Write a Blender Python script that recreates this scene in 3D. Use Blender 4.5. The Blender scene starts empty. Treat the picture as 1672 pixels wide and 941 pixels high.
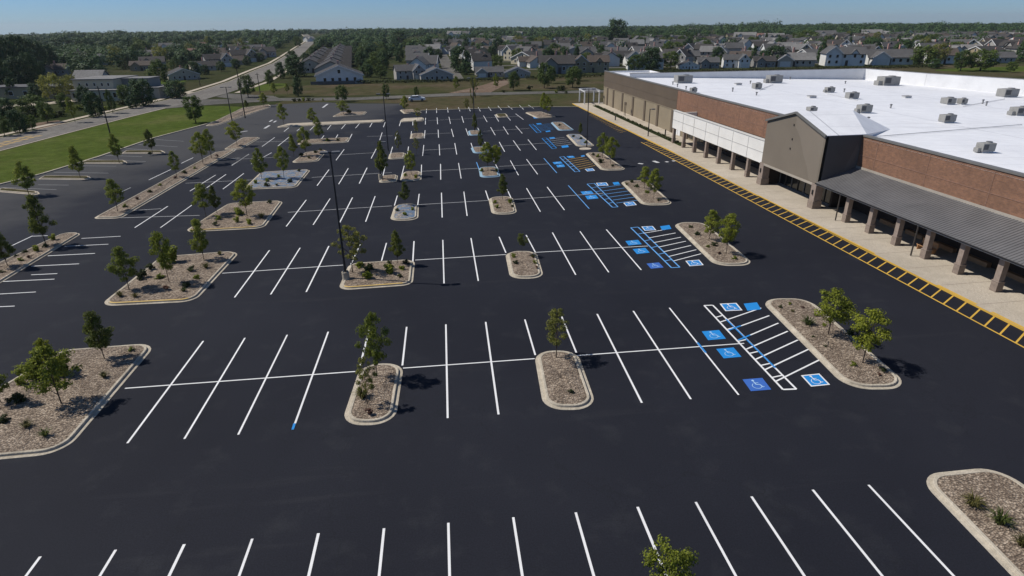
import bpy, math, random
import numpy as np
from mathutils import Vector, Matrix
R = math.radians
rng = random.Random(7)
scene = bpy.context.scene
COL = scene.collection

# ------------------------------------------------------------------ camera
F, YAW, PITCH, ROLL, CH, CX, CY = 1001., .109, .4097, .011, 19.65, .54, -33.55
def cam_axes():
    cy, sy, cp, sp = math.cos(YAW), math.sin(YAW), math.cos(PITCH), math.sin(PITCH)
    f = Vector((sy*cp, cy*cp, -sp)); r = Vector((cy, -sy, 0)); d = f.cross(r)
    cr, sr = math.cos(ROLL), math.sin(ROLL)
    return cr*r + sr*d, -sr*r + cr*d, f
AR, AD, AF = cam_axes()
def G(px, py, z=0.0):
    """ground point (at height z) seen at a place of the photograph"""
    v = AF + AR*((px-836)/F) + AD*((py-470.5)/F)
    t = (z-CH)/v.z
    return Vector((CX+t*v.x, CY+t*v.y, z))
def J(x, y, z=0.0):
    v = Vector((x-CX, y-CY, z-CH)); w = v.dot(AF)
    return 836+F*v.dot(AR)/w, 470.5+F*v.dot(AD)/w
def height_at(x, y, py):
    lo, hi = 0., 60.
    for _ in range(40):
        m = (lo+hi)/2
        if J(x, y, m)[1] > py: lo = m
        else: hi = m
    return lo
def px_scale(x, y, z=0):                       # photo pixels per metre at a point
    return F/Vector((x-CX, y-CY, z-CH)).dot(AF)

cam = bpy.data.cameras.new('camera'); cam_o = bpy.data.objects.new('camera', cam); COL.objects.link(cam_o)
cam.sensor_fit = 'HORIZONTAL'; cam.sensor_width = 36; cam.lens = 36*F/1672.
cam.clip_start = .5; cam.clip_end = 30000
m = Matrix((AR, -AD, -AF)).transposed().to_4x4(); m.translation = (CX, CY, CH)
cam_o.matrix_world = m; scene.camera = cam_o

# ------------------------------------------------------------------ materials
MATS = {}
def srgb(r, g, b):
    f = lambda c: (c/255/12.92) if c/255 <= .04045 else ((c/255+.055)/1.055)**2.4
    return (f(r), f(g), f(b), 1)
def new_mat(name):
    m = bpy.data.materials.new(name); m.use_nodes = True; m.node_tree.nodes.clear()
    nt = m.node_tree; out = nt.nodes.new('ShaderNodeOutputMaterial')
    p = nt.nodes.new('ShaderNodeBsdfPrincipled'); nt.links.new(p.outputs[0], out.inputs[0])
    MATS[name] = m
    return m, nt, p, out
def coords(nt, scale=(1, 1, 1), kind='Object'):
    tc = nt.nodes.new('ShaderNodeTexCoord'); mp = nt.nodes.new('ShaderNodeMapping'); mp.inputs['Scale'].default_value = scale
    nt.links.new(tc.outputs[kind], mp.inputs[0]); return mp.outputs[0]
def noise(nt, vec, scale, detail=4, rough=.55):
    n = nt.nodes.new('ShaderNodeTexNoise'); n.inputs['Scale'].default_value = scale
    n.inputs['Detail'].default_value = detail; n.inputs['Roughness'].default_value = rough
    nt.links.new(vec, n.inputs['Vector']); return n.outputs['Fac']
def ramp(nt, fac, stops):
    r = nt.nodes.new('ShaderNodeValToRGB'); e = r.color_ramp.elements
    while len(e) < len(stops): e.new(.5)
    for el, (pos, c) in zip(e, stops): el.position = pos; el.color = c if len(c) == 4 else (*c, 1)
    nt.links.new(fac, r.inputs[0]); return r.outputs[0]
def mixc(nt, a, b, fac, mode='MIX'):
    n = nt.nodes.new('ShaderNodeMix'); n.data_type = 'RGBA'; n.blend_type = mode
    for sock, v in ((n.inputs[0], fac), (n.inputs[6], a), (n.inputs[7], b)):
        if hasattr(v, 'links'): nt.links.new(v, sock)
        elif isinstance(v, (int, float)): sock.default_value = v
        else: sock.default_value = v if len(v) == 4 else (*v, 1)
    return n.outputs[2]
def bump(nt, p, h, strength, dist):
    b = nt.nodes.new('ShaderNodeBump'); b.inputs['Strength'].default_value = strength; b.inputs['Distance'].default_value = dist
    nt.links.new(h, b.inputs['Height']); nt.links.new(b.outputs[0], p.inputs['Normal'])
def plain(name, col, rough=.7, var=.18, scale=3., spec=.35, metal=0, detail=5):
    """a colour with mild weathering"""
    m, nt, p, out = new_mat(name)
    c = col[:3]; v = coords(nt)
    n = noise(nt, v, scale, detail, .6)
    lo = tuple(x*(1-var) for x in c); hi = tuple(min(1, x*(1+var)) for x in c)
    nt.links.new(ramp(nt, n, [(.3, lo), (.7, hi)]), p.inputs['Base Color'])
    p.inputs['Roughness'].default_value = rough; p.inputs['Specular IOR Level'].default_value = spec; p.inputs['Metallic'].default_value = metal
    return m

# asphalt: fresh sealcoat with soft patches, worn lanes and fine grain
m, nt, p, out = new_mat('asphalt')
v = coords(nt)
big = noise(nt, v, .05, 4, .6); mid = noise(nt, v, .45, 6, .65); fine = noise(nt, v, 14, 3, .7)
c1 = ramp(nt, big, [(.35, (.0115, .0125, .0185)), (.65, (.0165, .0178, .025))])
c2 = mixc(nt, c1, (.042, .044, .049), ramp(nt, mid, [(.54, (0, 0, 0)), (.80, (.42, .42, .42))]))
vs = coords(nt, (.05, .6, 1)); streak = noise(nt, vs, 1.0, 5, .6)
c3 = mixc(nt, c2, (.05, .051, .054), ramp(nt, streak, [(.60, (0, 0, 0)), (.78, (.28, .28, .28))]))
sepn = nt.nodes.new('ShaderNodeTexVoronoi'); sepn.feature = 'DISTANCE_TO_EDGE'; sepn.inputs['Scale'].default_value = .09
wob = nt.nodes.new('ShaderNodeVectorMath'); wob.operation = 'ADD'
nn = nt.nodes.new('ShaderNodeTexNoise'); nn.inputs['Scale'].default_value = .35; nn.inputs['Detail'].default_value = 5; nt.links.new(v, nn.inputs['Vector'])
wsc = nt.nodes.new('ShaderNodeVectorMath'); wsc.operation = 'SCALE'; wsc.inputs['Scale'].default_value = 6; nt.links.new(nn.outputs['Color'], wsc.inputs[0])
nt.links.new(v, wob.inputs[0]); nt.links.new(wsc.outputs[0], wob.inputs[1]); nt.links.new(wob.outputs[0], sepn.inputs['Vector'])
c3 = mixc(nt, c3, (.012, .013, .017), ramp(nt, sepn.outputs['Distance'], [(.0, (.55, .55, .55)), (.006, (0, 0, 0))]))
c4 = mixc(nt, c3, ramp(nt, fine, [(.3, (.75, .75, .75)), (.7, (1.25, 1.25, 1.25))]), 1.0, 'MULTIPLY')
# old faded paving towards the far left of the lot
sx = nt.nodes.new('ShaderNodeSeparateXYZ'); nt.links.new(v, sx.inputs[0])
dist = nt.nodes.new('ShaderNodeMath'); dist.operation = 'MULTIPLY_ADD'; dist.inputs[1].default_value = -.016; dist.inputs[2].default_value = -.62
nt.links.new(sx.outputs['X'], dist.inputs[0])
dy = nt.nodes.new('ShaderNodeMath'); dy.operation = 'MULTIPLY_ADD'; dy.inputs[1].default_value = .0075; nt.links.new(sx.outputs['Y'], dy.inputs[0]); nt.links.new(dist.outputs[0], dy.inputs[2])
wn = nt.nodes.new('ShaderNodeMath'); wn.operation = 'MULTIPLY_ADD'; wn.inputs[1].default_value = .7; nt.links.new(noise(nt, v, .09, 5, .6), wn.inputs[0]); nt.links.new(dy.outputs[0], wn.inputs[2])
c5 = mixc(nt, c4, (.085, .083, .08), ramp(nt, wn.outputs[0], [(.95, (0, 0, 0)), (1.0, (.2, .2, .2)), ]), 'MIX') if False else mixc(nt, c4, (.085, .083, .08), ramp(nt, wn.outputs[0], [(.72, (0, 0, 0)), (1.0, (.55, .55, .55))]))
nt.links.new(c5, p.inputs['Base Color']); p.inputs['Roughness'].default_value = .82; p.inputs['Specular IOR Level'].default_value = .16
bump(nt, p, fine, .35, .02)

def ground_mat(name, a, b, c, s1=.02, s2=.5, k=1.):
    m, nt, p, out = new_mat(name)
    v = coords(nt); n1 = noise(nt, v, s1, 5, .6); n2 = noise(nt, v, s2, 6, .7); n3 = noise(nt, v, 6, 3, .7)
    c1 = ramp(nt, n1, [(.35, a), (.52, b), (.68, c)])
    c2 = mixc(nt, c1, ramp(nt, n2, [(.25, (1-.35*k,)*3), (.75, (1+.35*k,)*3)]), 1., 'MULTIPLY')
    c3 = mixc(nt, c2, ramp(nt, n3, [(.25, (1-.3*k,)*3), (.75, (1+.3*k,)*3)]), 1., 'MULTIPLY')
    nt.links.new(c3, p.inputs['Base Color']); p.inputs['Roughness'].default_value = .95; p.inputs['Specular IOR Level'].default_value = 0
    bump(nt, p, n3, .6, .1)
    return m
ground_mat('terrain', (.030, .040, .016), (.042, .048, .022), (.062, .055, .034), .012, .25)
ground_mat('dry_field', (.052, .058, .025), (.072, .064, .036), (.098, .076, .052), .05, .35)
ground_mat('lawn', (.056, .082, .018), (.072, .096, .023), (.096, .106, .036), .07, .5)
ground_mat('crop', (.12, .13, .055), (.10, .13, .045), (.14, .14, .07), .004, .05)
ground_mat('road_surface', (.16, .15, .14), (.185, .175, .162), (.21, .2, .185), .05, .8)
ground_mat('side_road_surface', (.10, .098, .092), (.125, .12, .112), (.15, .143, .13), .06, .9)
ground_mat('dirt', (.14, .10, .075), (.17, .125, .095), (.21, .165, .13), .1, .8)
ground_mat('concrete', (.41, .36, .29), (.455, .40, .325), (.49, .435, .36), .12, 1.2, .3)
ground_mat('kerb_concrete', (.39, .345, .275), (.46, .41, .33), (.52, .465, .38), .35, 1.6, .6)
ground_mat('bed_soil', (.03, .03, .018), (.035, .045, .018), (.045, .055, .022), .5, 2.)

# wood chip mulch
m, nt, p, out = new_mat('mulch')
v = coords(nt)
wv = nt.nodes.new('ShaderNodeTexVoronoi'); wv.inputs['Scale'].default_value = 8; wv.inputs['Randomness'].default_value = 1
vv = coords(nt, (1, 1.7, 1)); nt.links.new(vv, wv.inputs['Vector'])
bw = nt.nodes.new('ShaderNodeSeparateColor'); nt.links.new(wv.outputs['Color'], bw.inputs[0])
cc = ramp(nt, bw.outputs[0], [(0, (.13, .096, .070)), (.4, (.245, .192, .145)), (.75, (.345, .28, .216)), (1, (.50, .42, .335))])
patch = noise(nt, v, .7, 5, .6)
cc = mixc(nt, cc, ramp(nt, patch, [(.3, (.72, .68, .64)), (.7, (1.2, 1.18, 1.15))]), 1., 'MULTIPLY')
cc = mixc(nt, cc, (.05, .036, .025), ramp(nt, wv.outputs['Distance'], [(.45, (0, 0, 0)), (.85, (.8, .8, .8))]))
nt.links.new(cc, p.inputs['Base Color']); p.inputs['Roughness'].default_value = .95
bump(nt, p, wv.outputs['Distance'], 1., .08)
# mulch with blue paint overspray
m, nt, p, out = new_mat('mulch_blue')
v = coords(nt); n = noise(nt, v, 1.2, 5, .7); n2 = noise(nt, v, 9, 3, .7)
wv2 = nt.nodes.new('ShaderNodeTexVoronoi'); wv2.inputs['Scale'].default_value = 9; nt.links.new(v, wv2.inputs['Vector'])
sc2 = nt.nodes.new('ShaderNodeSeparateColor'); nt.links.new(wv2.outputs['Color'], sc2.inputs[0])
chips = ramp(nt, sc2.outputs[0], [(0, (.12, .095, .075)), (.5, (.23, .19, .15)), (1, (.42, .37, .31))])
c = mixc(nt, chips, (.085, .16, .27), ramp(nt, n, [(.42, (.05, .05, .05)), (.56, (.85, .85, .85))]))
c = mixc(nt, c, ramp(nt, n2, [(.3, (.6, .6, .6)), (.7, (1.4, 1.4, 1.4))]), 1., 'MULTIPLY')
nt.links.new(c, p.inputs['Base Color']); p.inputs['Roughness'].default_value = .9; bump(nt, p, n2, .8, .08)

# road paint: worn, with asphalt grain showing
def paint(name, col, wear=.25):
    m, nt, p, out = new_mat(name)
    v = coords(nt); n = noise(nt, v, 5, 8, .75); n2 = noise(nt, v, .35, 4, .6)
    c = ramp(nt, n2, [(.3, tuple(x*.86 for x in col)), (.7, col)])
    c = mixc(nt, c, (.06, .063, .075), ramp(nt, n, [(.60, (0, 0, 0)), (.78, (wear, wear, wear))]))
    nt.links.new(c, p.inputs['Base Color']); p.inputs['Roughness'].default_value = .7
    return m
paint('paint_white', (.80, .80, .80)); paint('paint_faded', (.30, .30, .30), .5); paint('paint_blue', (.010, .245, .66)); paint('paint_royal_blue', (.04, .14, .50))
paint('paint_pale_blue', (.12, .36, .74)); paint('paint_yellow', (.66, .40, .055), .35); paint('paint_mid', (.55, .55, .55), .4)
paint('paint_figure', (.42, .62, .82), .6); paint('kerb_blue', (.27, .40, .50), .7); paint('kerb_yellow', (.62, .42, .12), .5)

# brick: fine bond plus soldier course tone patches
m, nt, p, out = new_mat('brick')
tc = nt.nodes.new('ShaderNodeTexCoord'); sp = nt.nodes.new('ShaderNodeSeparateXYZ'); nt.links.new(tc.outputs['Object'], sp.inputs[0])
cb = nt.nodes.new('ShaderNodeCombineXYZ'); nt.links.new(sp.outputs['Y'], cb.inputs[0]); nt.links.new(sp.outputs['Z'], cb.inputs[1])
bt = nt.nodes.new('ShaderNodeTexBrick'); nt.links.new(cb.outputs[0], bt.inputs['Vector'])
bt.inputs['Scale'].default_value = 1.; bt.inputs['Brick Width'].default_value = .30; bt.inputs['Row Height'].default_value = .12; bt.inputs['Mortar Size'].default_value = .016
bt.inputs['Color1'].default_value = (.255, .125, .068, 1); bt.inputs['Color2'].default_value = (.18, .088, .053, 1); bt.inputs['Mortar'].default_value = (.20, .125, .09, 1)
n = noise(nt, tc.outputs['Object'], .25, 5, .6); n2 = noise(nt, tc.outputs['Object'], 2.5, 5, .7)
c = mixc(nt, bt.outputs[0], ramp(nt, n, [(.3, (.85, .85, .85)), (.7, (1.15, 1.12, 1.1))]), 1., 'MULTIPLY')
c = mixc(nt, c, ramp(nt, n2, [(.25, (.75, .75, .75)), (.75, (1.25, 1.25, 1.25))]), 1., 'MULTIPLY')
nt.links.new(c, p.inputs['Base Color']); p.inputs['Roughness'].default_value = .9; bump(nt, p, bt.outputs['Fac'], .3, .02)

# membrane roof
m, nt, p, out = new_mat('roof_membrane')
v = coords(nt); n = noise(nt, v, .06, 6, .6); n2 = noise(nt, v, .6, 6, .7)
sp = nt.nodes.new('ShaderNodeSeparateXYZ'); nt.links.new(v, sp.inputs[0])
def stripe(axis, period, wid):
    a = nt.nodes.new('ShaderNodeMath'); a.operation = 'DIVIDE'; a.inputs[1].default_value = period; nt.links.new(sp.outputs[axis], a.inputs[0])
    b = nt.nodes.new('ShaderNodeMath'); b.operation = 'FRACT'; nt.links.new(a.outputs[0], b.inputs[0])
    c = nt.nodes.new('ShaderNodeMath'); c.operation = 'LESS_THAN'; c.inputs[1].default_value = wid; nt.links.new(b.outputs[0], c.inputs[0]); return c.outputs[0]
c = ramp(nt, n, [(.3, (.74, .75, .78)), (.7, (.83, .84, .865))])
c = mixc(nt, c, ramp(nt, n2, [(.3, (.90, .90, .91)), (.7, (1.04, 1.04, 1.04))]), 1., 'MULTIPLY')
c = mixc(nt, c, (.63, .64, .67), stripe('Y', 3.05, .03)); c = mixc(nt, c, (.50, .51, .54), stripe('X', 22., .008)); c = mixc(nt, c, (.55, .56, .58), stripe('Y', 36.6, .006))
stain = noise(nt, coords(nt, (.12, 1, 1)), .35, 5, .6)
c = mixc(nt, c, (.50, .49, .49), ramp(nt, stain, [(.58, (0, 0, 0)), (.80, (.5, .5, .5))]))
nt.links.new(c, p.inputs['Base Color']); p.inputs['Roughness'].default_value = .55; p.inputs['Specular IOR Level'].default_value = .3

plain('parapet_white', (.70, .70, .70), .7, .07, .4)
plain('coping_metal', (.16, .155, .145), .5, .1, 1, .5)
plain('tan_wall', (.25, .205, .14), .85, .09, .35)
plain('brown_band', (.108, .082, .058), .85, .1, .3)
plain('pilaster_brown', (.12, .092, .066), .85, .1, .5)
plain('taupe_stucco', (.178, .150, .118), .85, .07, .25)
plain('taupe_reflection', (.205, .174, .139), .85, .05, .25)  # taupe stucco lightened: reflected light put into the colour
plain('shaded_stucco', (.115, .107, .098), .85, .1, .3)  # darker than the gable front: the sides' shade is put into the colour
plain('shaded_stucco_patch', (.14, .13, .118), .85, .1, .3)
plain('white_panel', (.76, .74, .70), .6, .06, .5)
plain('panel_joint', (.42, .41, .39), .7, .1, 1)
plain('column_stone', (.27, .215, .18), .85, .16, 3)
plain('column_base', (.24, .19, .155), .85, .2, 4)
plain('shaded_wall', (.032, .022, .017), .8, .15, 1)  # deep brown with the shade under the walkway roof put into it
plain('orange_ledge', (.42, .23, .11), .8, .15, 2)
plain('gutter_white', (.62, .60, .56), .5, .08, 2)
plain('bronze', (.045, .038, .033), .45, .1, 2, .5)
plain('soffit', (.35, .33, .30), .8, .1, 1)
plain('brick_trim', (.25, .15, .11), .9, .15, 1)
plain('beam_trim', (.36, .32, .27), .8, .1, 1)
# standing seam shed roof
m, nt, p, out = new_mat('metal_roof')
v = coords(nt); n = noise(nt, v, .5, 5, .6)
nt.links.new(ramp(nt, n, [(.3, (.135, .132, .134)), (.7, (.18, .176, .176))]), p.inputs['Base Color']); p.inputs['Roughness'].default_value = .5; p.inputs['Metallic'].default_value = .2
# glass
m, nt, p, out = new_mat('glass_dark')
p.inputs['Base Color'].default_value = (.012, .014, .016, 1); p.inputs['Roughness'].default_value = .12; p.inputs['Specular IOR Level'].default_value = .6
plain('metal_dark', (.018, .018, .02), .5, .15, 3, .5); plain('metal_mid', (.12, .12, .125), .5, .15, 3, .5)
plain('unit_casing', (.27, .265, .25), .6, .12, 2); plain('unit_grille', (.075, .075, .08), .6, .2, 6); plain('unit_base', (.5, .5, .5), .7, .1, 2)
plain('pipe_grey', (.26, .26, .26), .6, .15, 3)
plain('wood_pole', (.06, .048, .038), .9, .2, 2)
plain('car_white', (.72, .72, .73), .3, .03, 1, .6); plain('tyre', (.02, .02, .02), .9, .2, 5); plain('car_lamp', (.35, .03, .02), .3, .05, 1)
plain('lamp_lens', (.55, .55, .52), .4, .05, 1)
for nme, c in dict(white=(.66, .655, .63), cream=(.52, .46, .34), tan=(.33, .27, .175), grey=(.35, .335, .31), rose=(.47, .27, .22), slate=(.24, .235, .22), beige=(.43, .38, .31)).items():
    plain('siding_'+nme, c, .8, .06, .6)
def shingle(name, c):
    m, nt, p, out = new_mat(name); v = coords(nt); n = noise(nt, v, 1.3, 6, .7); n2 = noise(nt, v, .15, 4, .6)
    cc = ramp(nt, n, [(.3, tuple(x*.75 for x in c)), (.7, tuple(x*1.25 for x in c))])
    cc = mixc(nt, cc, ramp(nt, n2, [(.3, (.85, .85, .85)), (.7, (1.15, 1.15, 1.15))]), 1., 'MULTIPLY')
    nt.links.new(cc, p.inputs['Base Color']); p.inputs['Roughness'].default_value = .9
shingle('shingle_dark', (.042, .038, .036)); shingle('shingle_grey', (.085, .083, .083)); shingle('shingle_brown', (.078, .060, .048)); shingle('shingle_light', (.17, .165, .16)); shingle('shingle_red', (.19, .10, .08))
plain('trim_white', (.72, .71, .69), .7, .05, 1); plain('door_dark', (.06, .045, .04), .6, .1, 2); plain('garage_white', (.6, .59, .56), .7, .06, 1)
plain('fence_grey', (.13, .125, .115), .9, .2, 1.5)
plain('bark', (.065, .048, .036), .95, .25, 6)

def leaf_mat(name, c, spread=.35, trans=.3, big=.8, amp=.25):
    m, nt, p, out = new_mat(name)
    oi = nt.nodes.new('ShaderNodeObjectInfo'); v = coords(nt)
    n = noise(nt, v, big, 3, .6); geo = nt.nodes.new('ShaderNodeNewGeometry')
    lo = (c[0]*(1-spread), c[1]*(1-spread), c[2]*(1-spread*.6)); hi = (c[0]*(1+spread*1.35), c[1]*(1+spread), c[2]*(1+spread*.3))
    col = ramp(nt, geo.outputs['Random Per Island'], [(.0, lo), (1., hi)])
    col = mixc(nt, col, ramp(nt, n, [(.3, (1-amp, 1-amp*.88, 1-amp*.8)), (.7, (1+amp, 1+amp*.8, 1+amp*.4))]), 1., 'MULTIPLY')
    col = mixc(nt, col, ramp(nt, oi.outputs['Random'], [(0, (.82, .84, .9)), (1, (1.2, 1.14, 1.0))]), 1., 'MULTIPLY')
    nt.links.new(col, p.inputs['Base Color']); p.inputs['Roughness'].default_value = .65; p.inputs['Specular IOR Level'].default_value = .2
    t = nt.nodes.new('ShaderNodeBsdfTranslucent'); nt.links.new(col, t.inputs[0])
    mx = nt.nodes.new('ShaderNodeMixShader'); mx.inputs[0].default_value = trans
    nt.links.new(p.outputs[0], mx.inputs[1]); nt.links.new(t.outputs[0], mx.inputs[2]); nt.links.new(mx.outputs[0], out.inputs[0])
leaf_mat('leaf_bright', (.215, .260, .034), .35, .4); leaf_mat('leaf_mid', (.185, .232, .038), .35, .4); leaf_mat('leaf_dark', (.122, .155, .034), .35, .38); leaf_mat('leaf_olive', (.185, .205, .055), .35, .4)
leaf_mat('leaf_far', (.080, .125, .028), .25, .25, .15); leaf_mat('leaf_wood', (.044, .088, .030), .22, .15, .07, .42)
leaf_mat('blade_dry', (.12, .12, .045)); leaf_mat('blade_green', (.07, .10, .03)); leaf_mat('shrub_dark', (.045, .062, .022)); leaf_mat('shrub_red', (.10, .055, .045))

# ------------------------------------------------------------------ mesh builder
class MB:
    def __init__(s): s.v = []; s.f = []; s.mi = []; s.mats = []
    def m(s, name):
        if name not in s.mats: s.mats.append(name)
        return s.mats.index(name)
    def poly(s, pts, mat):
        b = len(s.v); s.v += [tuple(p) for p in pts]; s.f.append(tuple(range(b, b+len(pts)))); s.mi.append(s.m(mat))
    def raw(s, vs, fs, mat):
        b = len(s.v); s.v += [tuple(p) for p in vs]; k = s.m(mat)
        for f in fs: s.f.append(tuple(i+b for i in f)); s.mi.append(k)
    def box(s, x0, x1, y0, y1, z0, z1, mat, T=None, bev=0):
        if bev:
            b = bev
            vs = []
            for z, i in ((z0, b), (z0+b, 0), (z1-b, 0), (z1, b)):
                for (x, y, sx, sy) in ((x0, y0, 1, 1), (x1, y0, -1, 1), (x1, y1, -1, -1), (x0, y1, 1, -1)):
                    vs.append((x+sx*i, y+sy*i, z))
            fs = [(3, 2, 1, 0), (12, 13, 14, 15)]
            for L in range(3):
                for k in range(4): fs.append((L*4+k, L*4+(k+1) % 4, L*4+4+(k+1) % 4, L*4+4+k))
        else:
            vs = [(x0, y0, z0), (x1, y0, z0), (x1, y1, z0), (x0, y1, z0), (x0, y0, z1), (x1, y0, z1), (x1, y1, z1), (x0, y1, z1)]
            fs = [(3, 2, 1, 0), (4, 5, 6, 7), (0, 1, 5, 4), (1, 2, 6, 5), (2, 3, 7, 6), (3, 0, 4, 7)]
        if T: vs = [T(*q) for q in vs]
        s.raw(vs, fs, mat)
    def tube(s, pts, rads, mat, n=7, cap=True):
        pts = [Vector(p) for p in pts]; rings = []
        for i, p in enumerate(pts):
            d = (pts[min(i+1, len(pts)-1)]-pts[max(i-1, 0)]).normalized()
            a = d.orthogonal().normalized() if abs(d.z) < .95 else Vector((1, 0, 0)); a = (a-d*a.dot(d)).normalized(); b = d.cross(a)
            rings.append([p+(a*math.cos(2*math.pi*k/n)+b*math.sin(2*math.pi*k/n))*rads[i] for k in range(n)])
        vs = [q for r in rings for q in r]; fs = []
        for i in range(len(pts)-1):
            for k in range(n): fs.append((i*n+k, i*n+(k+1) % n, (i+1)*n+(k+1) % n, (i+1)*n+k))
        if cap: fs += [tuple(range(n))[::-1], tuple((len(pts)-1)*n+k for k in range(n))]
        s.raw(vs, fs, mat)
    def mesh(s, name, smooth=False):
        me = bpy.data.meshes.new(name); me.from_pydata(s.v, [], s.f)
        for n in s.mats: me.materials.append(MATS[n])
        me.polygons.foreach_set('material_index', s.mi)
        if smooth: me.polygons.foreach_set('use_smooth', [True]*len(s.f))
        me.update(); return me
    def build(s, name, parent=None, smooth=False):
        o = bpy.data.objects.new(name, s.mesh(name, smooth)); COL.objects.link(o)
        if parent: o.parent = parent
        return o
def tag(o, label=None, cat=None, group=None, kind=None):
    if label: o['label'] = label
    if cat: o['category'] = cat
    if group: o['group'] = group
    if kind: o['kind'] = kind
    return o
def thing(name, label, cat, loc=(0, 0, 0), rz=0, group=None, sc=None):
    o = bpy.data.objects.new(name, None); COL.objects.link(o); o.location = loc; o.rotation_euler = (0, 0, rz); o.empty_display_size = .3
    if sc: o.scale = sc if hasattr(sc, '__len__') else (sc,)*3
    return tag(o, label, cat, group)
def inst(name, me, parent):
    o = bpy.data.objects.new(name, me); COL.objects.link(o); o.parent = parent; return o
def copy_tree(o, parent=None):
    c = o.copy(); COL.objects.link(c)
    if parent: c.parent = parent
    for ch in list(o.children): copy_tree(ch, c)
    return c
def structure(mb, name, loc=None):
    o = mb.build(name); o['kind'] = 'structure'; return o
ORD = ['first', 'second', 'third', 'fourth', 'fifth', 'sixth', 'seventh', 'eighth', 'ninth', 'tenth', 'eleventh', 'twelfth', 'thirteenth', 'fourteenth', 'fifteenth', 'sixteenth', 'seventeenth', 'eighteenth', 'nineteenth', 'twentieth'] + ['twenty '+w for w in ('first', 'second', 'third', 'fourth', 'fifth', 'sixth', 'seventh', 'eighth', 'ninth')] + ['thirtieth'] + ['thirty '+w for w in ('first', 'second', 'third', 'fourth', 'fifth', 'sixth', 'seventh', 'eighth', 'ninth')]

# ------------------------------------------------------------------ world and sun
SUN_EL, SUN_DIR = R(50), Vector((-math.cos(R(14)), math.sin(R(14)), 0))
w = bpy.data.worlds.new('World'); scene.world = w; w.use_nodes = True
nt = w.node_tree; nt.nodes.clear()
sky = nt.nodes.new('ShaderNodeTexSky'); sky.sky_type = 'NISHITA'; sky.sun_disc = False
sky.sun_elevation = SUN_EL; sky.sun_rotation = math.atan2(SUN_DIR.x, SUN_DIR.y) % (2*math.pi)
sky.air_density = 1.0; sky.dust_density = .2; sky.ozone_density = 2.0; sky.altitude = 300
bg = nt.nodes.new('ShaderNodeBackground'); bg.inputs[1].default_value = .058
wo = nt.nodes.new('ShaderNodeOutputWorld'); nt.links.new(bg.outputs[0], wo.inputs[0])
tc = nt.nodes.new('ShaderNodeTexCoord'); sz = nt.nodes.new('ShaderNodeSeparateXYZ'); nt.links.new(tc.outputs['Generated'], sz.inputs[0])
tint = ramp(nt, sz.outputs['Z'], [(0, (.65, .99, 1.66)), (.05, (.54, .90, 1.62)), (.35, (.82, .96, 1.14))])    # clear air: the low sky is blue, not yellow
nt.links.new(mixc(nt, sky.outputs[0], tint, 1., 'MULTIPLY'), bg.inputs[0])
L = bpy.data.lights.new('sun', 'SUN'); L.energy = 4.3; L.angle = R(.5); L.color = (1, .945, .86)
lo = bpy.data.objects.new('sun', L); COL.objects.link(lo)
sv = SUN_DIR*math.cos(SUN_EL)+Vector((0, 0, math.sin(SUN_EL)))
lo.rotation_euler = sv.to_track_quat('Z', 'Y').to_euler(); lo.location = (-40, 10, 60)
vs = scene.view_settings; vs.view_transform = 'Standard'; vs.look = 'None'; vs.gamma = 1; vs.exposure = 0; vs.use_curve_mapping = False
scene.display_settings.display_device = 'sRGB'
scene.cycles.max_bounces = 5; scene.cycles.diffuse_bounces = 3; scene.cycles.transparent_max_bounces = 4; scene.cycles.volume_bounces = 0
scene.cycles.use_denoising = True

# ------------------------------------------------------------------ ground sheets
def sheet(name, pts, mat, z):
    mb = MB(); mb.poly([(p[0], p[1], z) for p in pts], mat); return structure(mb, name)
mb = MB()                                                   # one terrain sheet to the horizon, very gently rolling far away
rads = [0, 120, 300, 700, 1300, 2200, 3500, 5000, 6500]; NS = 72
def relief(x, y):
    d = math.hypot(x, y)
    return -.08 - max(0, d-1250)*.0078
vsx = [(0, 0, -.08)]; fsx = []
for r_ in rads[1:]:
    for k in range(NS):
        a = 2*math.pi*k/NS; x, y = r_*math.cos(a), r_*math.sin(a); vsx.append((x, y, relief(x, y)))
for k in range(NS): fsx.append((0, 1+k, 1+(k+1) % NS))
for i in range(len(rads)-2):
    for k in range(NS): fsx.append((1+i*NS+k, 1+(i+1)*NS+k, 1+(i+1)*NS+(k+1) % NS, 1+i*NS+(k+1) % NS))
mb.raw(vsx, fsx, 'terrain'); o = structure(mb, 'ground')
for pl in o.data.polygons: pl.use_smooth = True

LOT = [(-66, -60), (-64, 0), (-62, 40), (-59.6, 56), (-57.6, 62), (-55.6, 74), (-54, 92), (-50.3, 107), (-46, 128), (-44.5, 142), (-32, 145.5), (-24, 141), (-10, 137.5), (-7.5, 119.5), (-3.9, 122.3), (25.6, 123.4), (36, 122.5), (39, 130), (52, 131), (52, 100), (60, 60), (60, -60)]
sheet('parking_lot', LOT, 'asphalt', 0)
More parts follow.
